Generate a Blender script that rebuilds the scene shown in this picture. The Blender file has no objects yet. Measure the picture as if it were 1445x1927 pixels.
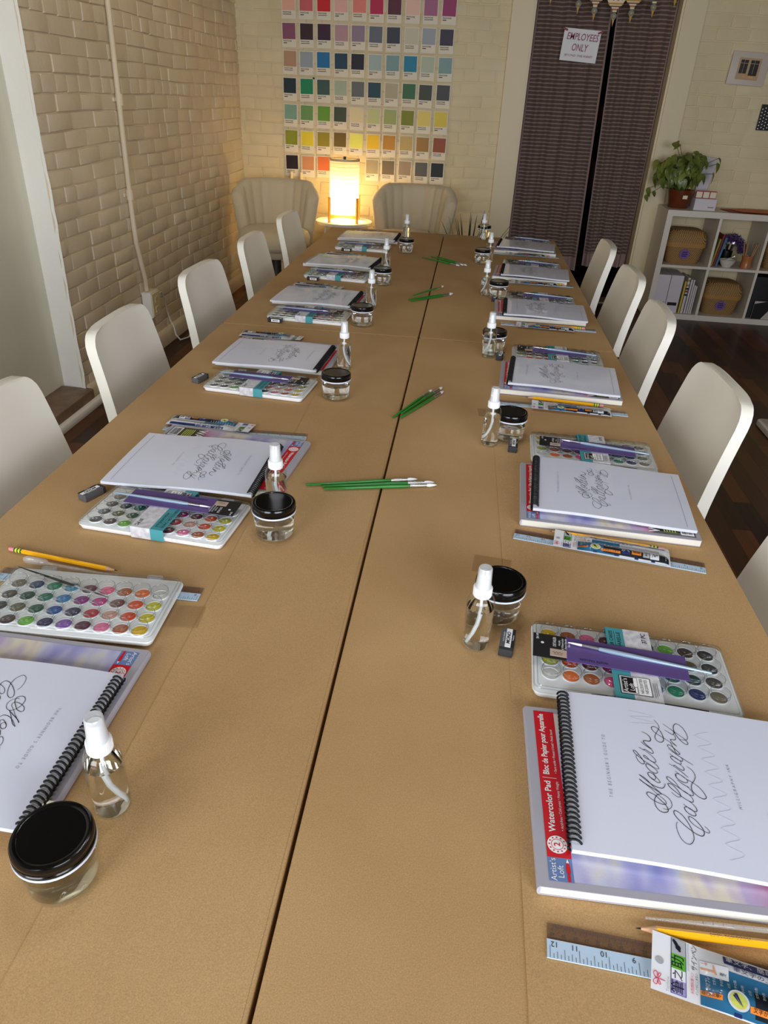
import bpy, math, random
from mathutils import Vector, Matrix
random.seed(7)
S = bpy.context.scene
COL = S.collection
PI = math.pi
T = 0.745                      # height of the paper-covered table top
def R(d): return d*PI/180

# ------------------------------------------------------------------ colour / materials
def lin(c):
    c = c/255.0
    return c/12.92 if c <= .04045 else ((c+.055)/1.055)**2.4
def rgb(*c): return (lin(c[0]), lin(c[1]), lin(c[2]), 1)
M = {}
def mat(name, c=(200,200,200), rough=.5, metal=0, coat=0, coat_rough=.1, spec=.5, trans=0, ior=1.45, emis=None, es=0, raw=False, sheen=0):
    m = bpy.data.materials.new(name); m.use_nodes = True
    b = m.node_tree.nodes['Principled BSDF']; i = b.inputs
    i['Base Color'].default_value = tuple(c)+(1,) if raw else rgb(*c)
    i['Roughness'].default_value = rough; i['Metallic'].default_value = metal
    i['Coat Weight'].default_value = coat; i['Coat Roughness'].default_value = coat_rough
    i['Specular IOR Level'].default_value = spec; i['Transmission Weight'].default_value = trans; i['IOR'].default_value = ior
    if sheen: i['Sheen Weight'].default_value = sheen
    if emis: i['Emission Color'].default_value = rgb(*emis); i['Emission Strength'].default_value = es
    M[name] = m; return m
def N(m, t, **kw):
    n = m.node_tree.nodes.new(t)
    for k, v in kw.items():
        if k in n.inputs: n.inputs[k].default_value = v
        else: setattr(n, k, v)
    return n
def L(m, a, b): m.node_tree.links.new(a, b)
def BS(m): return m.node_tree.nodes['Principled BSDF']
def ramp(m, stops, fac=None, interp='LINEAR'):
    n = N(m, 'ShaderNodeValToRGB'); n.color_ramp.interpolation = interp
    e = n.color_ramp.elements
    while len(e) < len(stops): e.new(.5)
    for k, (p, c) in zip(e, stops): k.position = p; k.color = c if len(c) == 4 else rgb(*c)
    if fac is not None: L(m, fac, n.inputs['Fac'])
    return n
def noise_col(m, scale, a, b, detail=4, coord='Object', lo=.35, hi=.65, vscale=None):
    tc = N(m, 'ShaderNodeTexCoord'); src = tc.outputs[coord]
    if vscale:
        mp = N(m, 'ShaderNodeMapping'); mp.inputs['Scale'].default_value = vscale; L(m, src, mp.inputs['Vector']); src = mp.outputs[0]
    n = N(m, 'ShaderNodeTexNoise', Scale=scale, Detail=detail); L(m, src, n.inputs['Vector'])
    r = ramp(m, [(lo, a), (hi, b)], n.outputs['Fac']); L(m, r.outputs[0], BS(m).inputs['Base Color'])
    return n, r, src
def bump(m, h, strength=.2, dist=.002):
    b = N(m, 'ShaderNodeBump', Strength=strength, Distance=dist); L(m, h, b.inputs['Height']); L(m, b.outputs[0], BS(m).inputs['Normal']); return b
def noise_bump(m, scale, strength, dist, detail=5, coord='Object'):
    tc = N(m, 'ShaderNodeTexCoord'); n = N(m, 'ShaderNodeTexNoise', Scale=scale, Detail=detail); L(m, tc.outputs[coord], n.inputs['Vector']); bump(m, n.outputs['Fac'], strength, dist)
def thin(name, tint=(255,255,255), ior=1.45, rough=.02, gain=1.0, haze=0):
    m = bpy.data.materials.new(name); m.use_nodes = True; nt = m.node_tree; nt.nodes.clear()
    o = nt.nodes.new('ShaderNodeOutputMaterial'); mx = nt.nodes.new('ShaderNodeMixShader'); lw = nt.nodes.new('ShaderNodeLayerWeight'); lw.inputs['Blend'].default_value = .5
    pw = nt.nodes.new('ShaderNodeMath'); pw.operation = 'POWER'; pw.inputs[1].default_value = 3.4; f = nt.nodes.new('ShaderNodeMath'); f.operation = 'MULTIPLY_ADD'; f0 = ((ior-1)/(ior+1))**2
    f.inputs[1].default_value = .85-f0; f.inputs[2].default_value = f0; nt.links.new(lw.outputs['Facing'], pw.inputs[0]); nt.links.new(pw.outputs[0], f.inputs[0])
    t = nt.nodes.new('ShaderNodeBsdfTransparent'); t.inputs[0].default_value = rgb(*tint)
    g = nt.nodes.new('ShaderNodeBsdfGlossy'); g.inputs['Roughness'].default_value = rough; g.inputs[0].default_value = (gain, gain, gain, 1)
    nt.links.new(f.outputs[0], mx.inputs[0]); tt = t
    if haze:
        tt = nt.nodes.new('ShaderNodeMixShader'); tt.inputs[0].default_value = haze; df = nt.nodes.new('ShaderNodeBsdfDiffuse'); df.inputs[0].default_value = (.85, .87, .88, 1); nt.links.new(t.outputs[0], tt.inputs[1]); nt.links.new(df.outputs[0], tt.inputs[2])
    nt.links.new(tt.outputs[0], mx.inputs[1]); nt.links.new(g.outputs[0], mx.inputs[2]); nt.links.new(mx.outputs[0], o.inputs[0])
    M[name] = m; return m

# kraft paper
m = mat('kraft', (186,150,104), .8, spec=.2)
n, r, src = noise_col(m, 3.0, (180,144,98), (193,158,111), 6)
f = N(m, 'ShaderNodeTexNoise', Scale=820, Detail=3); L(m, src, f.inputs['Vector'])
mx = N(m, 'ShaderNodeMix', data_type='RGBA', blend_type='OVERLAY'); mx.inputs['Factor'].default_value = .42
L(m, r.outputs[0], mx.inputs[6]); L(m, f.outputs['Fac'], mx.inputs[7]); L(m, mx.outputs[2], BS(m).inputs['Base Color'])
w = N(m, 'ShaderNodeTexNoise', Scale=7, Detail=6); L(m, src, w.inputs['Vector'])
ad = N(m, 'ShaderNodeMath', operation='ADD'); L(m, w.outputs['Fac'], ad.inputs[0])
ml = N(m, 'ShaderNodeMath', operation='MULTIPLY'); ml.inputs[1].default_value = .06; L(m, f.outputs['Fac'], ml.inputs[0]); L(m, ml.outputs[0], ad.inputs[1])
bump(m, ad.outputs[0], .12, .006)
# painted brick
def paint(name, a, b, rough=.5, bs=.35):
    m = mat(name, a, rough, spec=.4)
    n, r, src = noise_col(m, 2.2, a, b, 5)
    f = N(m, 'ShaderNodeTexNoise', Scale=45, Detail=8, Roughness=.7); L(m, src, f.inputs['Vector']); bump(m, f.outputs['Fac'], bs, .006)
    return m
paint('brick_paint', (214,198,170), (230,215,188), .42, .45)
paint('brick_paint_back', (220,204,162), (230,215,176), .5, .3)  # back wall cream yellowed, part of the warm room light in its colour
paint('plaster', (216,212,192), (224,220,200), .6, .08)
paint('reveal_plaster', (243,241,232), (248,246,238), .55, .35)
mat('trim_white', (224,209,170), .4)
mat('ceiling_white', (104,90,66), .9)
mat('wall_side', (104,90,70), .8)
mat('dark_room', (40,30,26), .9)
mat('ledge_tile', (128,104,84), .55); noise_col(M['ledge_tile'], 14, (112,90,72), (140,116,94))
# wooden floor: planks running along the table
m = mat('floor_wood', (70,40,20), .42, spec=.35, coat=.06)
tc = N(m, 'ShaderNodeTexCoord'); mp = N(m, 'ShaderNodeMapping'); mp.inputs['Rotation'].default_value = (0,0,PI/2); L(m, tc.outputs['Object'], mp.inputs['Vector'])
bk = N(m, 'ShaderNodeTexBrick', Scale=1.0); bk.inputs['Brick Width'].default_value = .62; bk.inputs['Row Height'].default_value = .075; bk.inputs['Mortar Size'].default_value = .0012
bk.inputs['Color1'].default_value = (0,0,0,1); bk.inputs['Color2'].default_value = (1,1,1,1); bk.inputs['Mortar'].default_value = (0,0,0,1); bk.offset = .37; L(m, mp.outputs[0], bk.inputs['Vector'])
mp2 = N(m, 'ShaderNodeMapping'); mp2.inputs['Scale'].default_value = (3,60,3); L(m, mp.outputs[0], mp2.inputs['Vector'])
gn = N(m, 'ShaderNodeTexNoise', Scale=1.0, Detail=5); L(m, mp2.outputs[0], gn.inputs['Vector'])
a1 = N(m, 'ShaderNodeMix', data_type='FLOAT'); a1.inputs[0].default_value = .35; L(m, bk.outputs['Color'], a1.inputs[2]); L(m, gn.outputs['Fac'], a1.inputs[3])
r = ramp(m, [(.12, (30,13,5)), (.5, (66,35,14)), (.9, (112,62,24))], a1.outputs[0]); L(m, r.outputs[0], BS(m).inputs['Base Color'])
# furniture
m = mat('chair_white', (244,240,226), .42, spec=.4); noise_bump(m, 260, .06, .001)
mat('metal_white', (230,228,220), .35); mat('shelf_white', (222,214,200), .45)
mat('table_white', (228,226,220), .5)
m = mat('boucle', (222,206,172), .95, sheen=.3); noise_bump(m, 130, .5, .006)
mat('chair_base', (60,52,44), .5); mat('lamp_wood', (228,170,72), .45)  # lamp_wood brightened: the bulb's light on the posts is in its colour
mat('bulb', (255,220,150), .5, emis=(255,214,140), es=60)
m = bpy.data.materials.new('lamp_paper'); m.use_nodes = True; nt = m.node_tree; nt.nodes.clear(); M['lamp_paper'] = m
o = N(m, 'ShaderNodeOutputMaterial'); tl = N(m, 'ShaderNodeBsdfTranslucent'); tl.inputs[0].default_value = rgb(255,244,222); df = N(m, 'ShaderNodeBsdfDiffuse'); df.inputs[0].default_value = rgb(250,240,220)
tp = N(m, 'ShaderNodeBsdfTransparent'); s1 = N(m, 'ShaderNodeMixShader'); s1.inputs[0].default_value = .35; s2 = N(m, 'ShaderNodeMixShader'); s2.inputs[0].default_value = .22
L(m, tl.outputs[0], s1.inputs[1]); L(m, df.outputs[0], s1.inputs[2]); L(m, s1.outputs[0], s2.inputs[1]); L(m, tp.outputs[0], s2.inputs[2]); L(m, s2.outputs[0], o.inputs[0])
mat('lamp_rib', (225,205,160), .6)
# curtain: horizontal ribs, half sheer
m = mat('curtain', (104,86,72), .9, sheen=.2)
tc = N(m, 'ShaderNodeTexCoord'); wv = N(m, 'ShaderNodeTexWave', wave_type='BANDS', bands_direction='Z', Scale=12.4, Distortion=1.1, Detail=2); wv.inputs['Detail Scale'].default_value = 1.2; L(m, tc.outputs['Object'], wv.inputs['Vector'])
r = ramp(m, [(.40, (92,74,64)), (.84, (114,95,85)), (.98, (152,132,122))], wv.outputs['Fac']); L(m, r.outputs[0], BS(m).inputs['Base Color'])
mat('curtain_hem', (150,128,124), .9)
mat('paper_white', (240,240,240), .7); mat('card_white', (236,228,206), .6); mat('ink', (28,26,26), .6); mat('ink_soft', (70,66,64), .7); mat('marker', (160,96,120), .7); mat('peg_red', (150,32,42), .5)
mat('pin_black', (20,20,20), .4)
mat('frame_white', (212,200,186), .5); mat('photo_dark', (26,24,22), .35); mat('photo_tan', (190,160,120), .5)
# workbook pages under a clear acetate cover
m = mat('acetate_page', (226,231,247), .55, coat=1, coat_rough=.07)
m2 = mat('page_edge', (208,210,218), .75)
tc = N(m, 'ShaderNodeTexCoord'); nz = N(m, 'ShaderNodeTexNoise', Scale=9, Detail=2); L(m, tc.outputs['Object'], nz.inputs['Vector']); bp = N(m, 'ShaderNodeBump', Strength=.35, Distance=.004); L(m, nz.outputs['Fac'], bp.inputs['Height']); L(m, bp.outputs[0], BS(m).inputs['Coat Normal'])
mat('lettering', (30,24,22), .5); mat('caption_grey', (120,122,134), .6); mat('ghost', (216,221,236), .6)
mat('coil_black', (12,12,13), .42, spec=.3)
# watercolor pad cover painting
m = mat('pad_paint', (180,175,210), .35, coat=.3, coat_rough=.15)
tc = N(m, 'ShaderNodeTexCoord'); sx = N(m, 'ShaderNodeSeparateXYZ'); L(m, tc.outputs['Object'], sx.inputs[0])
mp = N(m, 'ShaderNodeMapping'); mp.inputs['Scale'].default_value = (1,.45,1); mp.inputs['Rotation'].default_value = (0,0,.5); L(m, tc.outputs['Object'], mp.inputs['Vector'])
nz = N(m, 'ShaderNodeTexNoise', Scale=22, Detail=2); L(m, mp.outputs[0], nz.inputs['Vector'])
r1 = ramp(m, [(.30, (128,136,205)), (.42, (176,176,220)), (.52, (205,205,222)), (.60, (222,214,196)), (.70, (186,172,206))], nz.outputs['Fac'])
nz2 = N(m, 'ShaderNodeTexNoise', Scale=30, Detail=5); L(m, tc.outputs['Object'], nz2.inputs['Vector'])
ad = N(m, 'ShaderNodeMath', operation='MULTIPLY_ADD'); ad.inputs[1].default_value = .05; L(m, nz2.outputs['Fac'], ad.inputs[0]); L(m, sx.outputs['X'], ad.inputs[2])
r2 = ramp(m, [(.068, (0,0,0)), (.098, (255,255,255))], ad.outputs[0])
r3 = ramp(m, [(.070, (200,150,180)), (.090, (190,90,130)), (.100, (80,40,56)), (.108, (44,44,34))], ad.outputs[0])
mx = N(m, 'ShaderNodeMix', data_type='RGBA'); L(m, r2.outputs[0], mx.inputs['Factor']); L(m, r1.outputs[0], mx.inputs[6]); L(m, r3.outputs[0], mx.inputs[7]); L(m, mx.outputs[2], BS(m).inputs['Base Color'])
pf = N(m, 'ShaderNodeTexNoise', Scale=600, Detail=2); L(m, tc.outputs['Object'], pf.inputs['Vector']); bump(m, pf.outputs['Fac'], .15, .0006)
mat('pad_grey', (172,170,180), .4); mat('pad_pages', (222,219,206), .7)
mat('pad_red', (206,24,38), .35); mat('pad_blue', (104,130,180), .35); mat('print_white', (245,245,245), .5); mat('pad_green', (72,84,40), .4); mat('print_black', (16,16,16), .5)
# palette
mat('tray_white', (238,240,240), .35); thin('clear_lid', (252,253,253), 1.5, .05)
thin('clear_plastic', (248,250,250), 1.45, .05); thin('clear_film', (252,253,253), 1.45, .12, .7)
mat('sleeve_teal', (70,150,158), .5); m = mat('sleeve_marble', (206,206,210), .5); noise_col(m, 110, (190,190,196), (222,222,226), 3)
mat('card_purple', (92,72,132), .5); mat('card_black', (26,26,28), .5); mat('card_tan', (188,166,148), .6); mat('purple_ink', (38,28,70), .6)
mat('handle_silverblue', (150,170,188), .25, metal=.3); mat('ferrule', (205,208,212), .22, metal=.9); mat('bristle_white', (235,236,238), .7); mat('bristle_black', (24,22,22), .7); mat('handle_black', (22,22,24), .3); mat('handle_green', (32,124,40), .3, coat=.4)
# stationery
mat('pencil_yellow', (246,178,14), .35, coat=.3); mat('pencil_wood', (214,168,130), .7); mat('graphite', (40,40,42), .4, metal=.3); mat('ferrule_green', (40,120,60), .35, metal=.4); mat('ferrule_yellow', (236,216,60), .35); mat('eraser_pink', (226,140,150), .8)
mat('eraser_black', (46,46,48), .7); mat('sleeve_grey', (86,86,88), .6); mat('sleeve_black', (30,30,31), .6)
mat('ruler_white', (188,212,232), .3); thin('ruler_smoke', (238,236,242), 1.45, .08); mat('ruler_ink', (52,56,66), .6)
mat('pen_white', (232,234,238), .45); mat('pen_blue', (34,106,146), .45); mat('pen_navy', (26,46,104), .45); mat('pen_orange', (238,136,40), .5); mat('pen_lime', (222,228,110), .5); mat('pen_green', (92,172,48), .5); mat('pen_lilac', (160,150,206), .5); mat('pen_grey', (176,178,182), .5); mat('pen_red', (214,52,92), .5); mat('pen_barrel', (26,34,44), .25, coat=.4); mat('pen_yellow', (240,226,60), .5); mat('pen_skin', (226,160,124), .5)
# bottles and jars
mat('cap_white', (240,242,243), .35); thin('clear_cap', (248,250,251), 1.6, .1, 1.0, .5); thin('hazy_plastic', (247,249,250), 1.6, .08, 1.0, .2); thin('lid_edge', (214,220,224), 1.6, .06)
thin('glass_thin', (252,253,252), 1.5, .02)
m = mat('water', (252,254,253), 0, trans=1, ior=1.33); m = mat('water_cloudy', (222,222,206), .05, trans=1, ior=1.33)
mat('glass_solid', (250,252,250), 0, trans=1, ior=1.46)
mat('tube_white', (232,236,238), .4); mat('lid_black', (8,8,9), .16, spec=.5); mat('lid_ring', (214,222,236), .4)
thin('tape_film', (250,249,247), 1.4, .2, .5)
# shelf contents
def wicker(name):
    m = mat(name, (190,150,92), .6)
    tc = N(m, 'ShaderNodeTexCoord'); mp = N(m, 'ShaderNodeMapping'); mp.inputs['Rotation'].default_value = (0, R(40), R(35)); L(m, tc.outputs['Object'], mp.inputs['Vector'])
    ck = N(m, 'ShaderNodeTexWave', wave_type='BANDS', bands_direction='X', Scale=38, Distortion=0); L(m, mp.outputs[0], ck.inputs['Vector'])
    ck2 = N(m, 'ShaderNodeTexWave', wave_type='BANDS', bands_direction='Z', Scale=38, Distortion=0); L(m, mp.outputs[0], ck2.inputs['Vector'])
    mu = N(m, 'ShaderNodeMath', operation='MULTIPLY'); L(m, ck.outputs['Fac'], mu.inputs[0]); L(m, ck2.outputs['Fac'], mu.inputs[1])
    r = ramp(m, [(.05, (120,84,42)), (.4, (196,154,96)), (.9, (224,190,130))], mu.outputs[0]); L(m, r.outputs[0], BS(m).inputs['Base Color']); bump(m, mu.outputs[0], .6, .004)
wicker('wicker'); mat('wicker_band', (172,128,70), .6); mat('sticker_purple', (122,92,160), .5); mat('sticker_ink', (58,40,96), .5)
mat('pot_amber', (104,48,24), .3, coat=.3); mat('soil', (46,34,24), .95); m = mat('leaf', (92,116,44), .38, coat=.15); noise_col(m, 9, (62,84,28), (124,134,58), 3)
mat('leaf_dark', (62,62,38), .5); mat('pot_grey', (90,86,80), .7); mat('stem', (84,104,44), .6)
mat('box_red', (168,40,40), .5); mat('box_cream', (232,220,196), .6); mat('mat_orange', (206,110,52), .6); mat('mat_red', (186,72,48), .6)
mat('file_white', (214,208,214), .5); mat('book_yellow', (206,186,70), .5); mat('book_white', (216,208,206), .5); mat('book_blue', (70,110,150), .5); mat('book_red', (130,36,40), .5); mat('book_olive', (150,140,50), .5)
mat('tinsel', (72,44,110), .5); mat('cup_black', (14,13,14), .35); mat('bowl_white', (220,212,198), .3); mat('vase_amber', (176,112,64), .25, coat=.3); mat('brush_wood', (196,140,92), .5); mat('brush_teal', (70,110,110), .5)
mat('black_box', (18,17,18), .5); mat('bag_light', (196,184,178), .7)
mat('garland_cream', (236,222,190), .6); mat('garland_gold', (196,150,50), .5); mat('garland_brown', (130,92,60), .6); mat('garland_rust', (196,120,74), .6); mat('garland_sage', (120,130,120), .6); mat('script_red', (176,28,60), .6); mat('cord', (226,218,200), .5)
mat('shelf_dark', (70,46,34), .7); mat('box_tan', (120,84,54), .8); mat('net_maroon', (80,22,24), .8)

# ------------------------------------------------------------------ mesh builder
_tx = {}
def text_geo(s, bold=0, shear=0, spacing=1.0):
    k = (s, bold, shear, spacing)
    if k in _tx: return _tx[k]
    cu = bpy.data.curves.new('t', 'FONT'); cu.body = s; cu.size = 1; cu.align_x = 'CENTER'; cu.align_y = 'CENTER'; cu.offset = bold; cu.shear = shear; cu.space_character = spacing; cu.resolution_u = 3
    o = bpy.data.objects.new('t', cu); COL.objects.link(o)
    dg = bpy.context.evaluated_depsgraph_get(); dg.update(); me = o.evaluated_get(dg).to_mesh()
    v = [tuple(p.co) for p in me.vertices]; f = [tuple(p.vertices) for p in me.polygons]
    o.evaluated_get(dg).to_mesh_clear(); bpy.data.objects.remove(o); bpy.data.curves.remove(cu)
    _tx[k] = (v, f); return v, f

class MB:
    def __init__(s): s.v = []; s.f = []; s.m = []
    def add(s, vs, fs, mi=0, X=None):
        b = len(s.v)
        s.v += [tuple(X @ Vector(p)) for p in vs] if X else [tuple(p) for p in vs]
        s.f += [tuple(b+i for i in f) for f in fs]; s.m += [mi]*len(fs); return s
    def box(s, x0, x1, y0, y1, z0, z1, mi=0, X=None):
        return s.add([(x0,y0,z0),(x1,y0,z0),(x1,y1,z0),(x0,y1,z0),(x0,y0,z1),(x1,y0,z1),(x1,y1,z1),(x0,y1,z1)],
                     [(3,2,1,0),(4,5,6,7),(0,1,5,4),(1,2,6,5),(2,3,7,6),(3,0,4,7)], mi, X)
    def loft(s, rings, mi=0, cap0=True, cap1=True, X=None, closed=True):
        n = len(rings[0]); vs = [p for r in rings for p in r]; fs = []
        for i in range(len(rings)-1):
            for j in range(n if closed else n-1):
                k = (j+1) % n; fs.append((i*n+j, i*n+k, (i+1)*n+k, (i+1)*n+j))
        if cap0: fs.append(tuple(range(n-1, -1, -1)))
        if cap1: fs.append(tuple(range((len(rings)-1)*n, len(rings)*n)))
        return s.add(vs, fs, mi, X)
    def rprism(s, w, d, z0, z1, r, mi=0, seg=5, bev=0, X=None, cx=0, cy=0, taper=1):
        def ring(z, ins, k=1):
            o = []; hw = w/2*k-ins; hd = d/2*k-ins; rr = max(r-ins, .0002)
            for q, (sx, sy) in enumerate(((1,1),(-1,1),(-1,-1),(1,-1))):
                for i in range(seg+1):
                    a = PI/2*(q+i/seg); o.append((cx+sx*(hw-rr)+rr*math.cos(a), cy+sy*(hd-rr)+rr*math.sin(a), z))
            return o
        if bev: rs = [ring(z0, bev*.6, taper), ring(z0+bev*.6, 0, taper), ring(z1-bev, 0), ring(z1-bev*.3, bev*.3), ring(z1, bev)]
        else: rs = [ring(z0, 0, taper), ring(z1, 0)]
        return s.loft(rs, mi, X=X)
    def lathe(s, prof, seg=24, mi=0, c=(0,0), X=None, cap0=False, cap1=False):
        rs = [[(c[0]+r*math.cos(2*PI*j/seg), c[1]+r*math.sin(2*PI*j/seg), z) for j in range(seg)] for r, z in prof]
        return s.loft(rs, mi, cap0, cap1, X)
    def tube(s, pts, rad, seg=6, mi=0, caps=True, X=None):
        P = [Vector(p) for p in pts]; rings = []; up = None
        for i, p in enumerate(P):
            d = (P[min(i+1, len(P)-1)]-P[max(i-1, 0)]).normalized()
            if up is None: up = Vector((0,0,1)) if abs(d.z) < .9 else Vector((1,0,0))
            a = d.cross(up).normalized(); b = a.cross(d).normalized(); up = b
            r = rad[i] if isinstance(rad, (list, tuple)) else rad
            rings.append([tuple(p+a*(r*math.cos(2*PI*j/seg))+b*(r*math.sin(2*PI*j/seg))) for j in range(seg)])
        return s.loft(rings, mi, caps, caps, X)
    def grid(s, fn, nu, nv, mi=0, X=None):
        vs = [fn(i/nu, j/nv) for i in range(nu+1) for j in range(nv+1)]
        fs = [(i*(nv+1)+j, (i+1)*(nv+1)+j, (i+1)*(nv+1)+j+1, i*(nv+1)+j+1) for i in range(nu) for j in range(nv)]
        return s.add(vs, fs, mi, X)
    def poly(s, pts, z=None, mi=0, X=None):
        if z is not None: pts = [(p[0], p[1], z) for p in pts]
        return s.add(pts, [tuple(range(len(pts)))], mi, X)
    def rect(s, x0, x1, y0, y1, z, mi=0, X=None): return s.poly([(x0,y0),(x1,y0),(x1,y1),(x0,y1)], z, mi, X)
    def disc(s, cx, cy, z, r, mi=0, seg=20, X=None, ry=None): return s.poly([(cx+r*math.cos(2*PI*i/seg), cy+(ry or r)*math.sin(2*PI*i/seg)) for i in range(seg)], z, mi, X)
    def ring(s, cx, cy, z, r0, r1, mi=0, seg=24, X=None):
        vs = [(cx+r*math.cos(2*PI*i/seg), cy+r*math.sin(2*PI*i/seg), z) for r in (r0, r1) for i in range(seg)]
        return s.add(vs, [(i, seg+i, seg+(i+1) % seg, (i+1) % seg) for i in range(seg)], mi, X)
    def text(s, t, size, x, y, z, ang=0, mi=0, bold=0, shear=0, spacing=1.0, sx=1.0, X=None, fz=None, fit=None):
        v, f = text_geo(t, bold, shear, spacing); c, q = math.cos(R(ang)), math.sin(R(ang))
        if fit:
            w = max(p[0] for p in v)-min(p[0] for p in v); sx = fit/(w*size)
        o = []
        for p in v:
            a, b = p[0]*size*sx, p[1]*size; X_, Y_ = x+a*c-b*q, y+a*q+b*c; o.append((X_, Y_, fz(X_, Y_)+z if fz else z))
        return s.add(o, f, mi, X)
    def ribbon(s, pts, wd, z=0, mi=0, fz=None, sub=6, closed=False, X=None, taper=True):
        P = [Vector((p[0], p[1])) for p in pts]; n = len(P); C = []
        for i in range(n-1):
            p0, p1, p2, p3 = P[max(i-1,0)], P[i], P[i+1], P[min(i+2,n-1)]
            for k in range(sub):
                t = k/sub; C.append(.5*((2*p1)+(p2-p0)*t+(2*p0-5*p1+4*p2-p3)*t*t+(3*p1-p0-3*p2+p3)*t**3))
        C.append(P[-1]); vs = []; K = len(C)
        for i, p in enumerate(C):
            d = C[min(i+1,K-1)]-C[max(i-1,0)]
            if d.length < 1e-9: d = Vector((1,0))
            nrm = Vector((-d.y, d.x)).normalized()
            w = wd*(.6+.4*math.sin(PI*min(1, i/max(1,K-1)))) if taper else wd
            for sg in (1, -1):
                q = p+nrm*w*.5*sg; vs.append((q.x, q.y, (fz(q.x, q.y) if fz else 0)+z))
        return s.add(vs, [(2*i, 2*i+1, 2*i+3, 2*i+2) for i in range(K-1)], mi, X)
    def build(s, name, mats, parent=None, sharp=38, loc=None, rot=None):
        me = bpy.data.meshes.new(name); me.from_pydata(s.v, [], s.f)
        for k in ([mats] if isinstance(mats, str) else mats): me.materials.append(M[k])
        me.polygons.foreach_set('material_index', s.m); me.polygons.foreach_set('use_smooth', [True]*len(s.f))
        me.update()
        if sharp < 180: me.set_sharp_from_angle(angle=R(sharp))
        o = bpy.data.objects.new(name, me); COL.objects.link(o)
        if parent: o.parent = parent
        if loc: o.location = loc
        if rot is not None: o.rotation_euler = rot if isinstance(rot, tuple) else (0,0,rot)
        return o
def fixn(o):
    import bmesh
    b = bmesh.new(); b.from_mesh(o.data); bmesh.ops.recalc_face_normals(b, faces=b.faces); b.to_mesh(o.data); b.free(); return o

def tag(o, label, cat, group=None, kind=None):
    if label: o['label'] = label
    if cat: o['category'] = cat
    if group: o['group'] = group
    if kind: o['kind'] = kind
    return o
def thing(name, label=None, cat=None, loc=(0,0,0), rz=0, group=None):
    o = bpy.data.objects.new(name, None); o.empty_display_size = .05; COL.objects.link(o); o.location = loc; o.rotation_euler = rz if isinstance(rz, tuple) else (0,0,rz)
    return tag(o, label, cat, group)
def struct(o): o['kind'] = 'structure'; return o
def dup(o, loc=None, rz=None, label=None, parent=None):
    c = o.copy(); COL.objects.link(c)
    if parent: c.parent = parent
    if loc is not None: c.location = loc
    if rz is not None: c.rotation_euler = rz if isinstance(rz, tuple) else (0,0,rz)
    if label: c['label'] = label
    for ch in list(o.children): dup(ch, parent=c)
    return c
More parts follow.
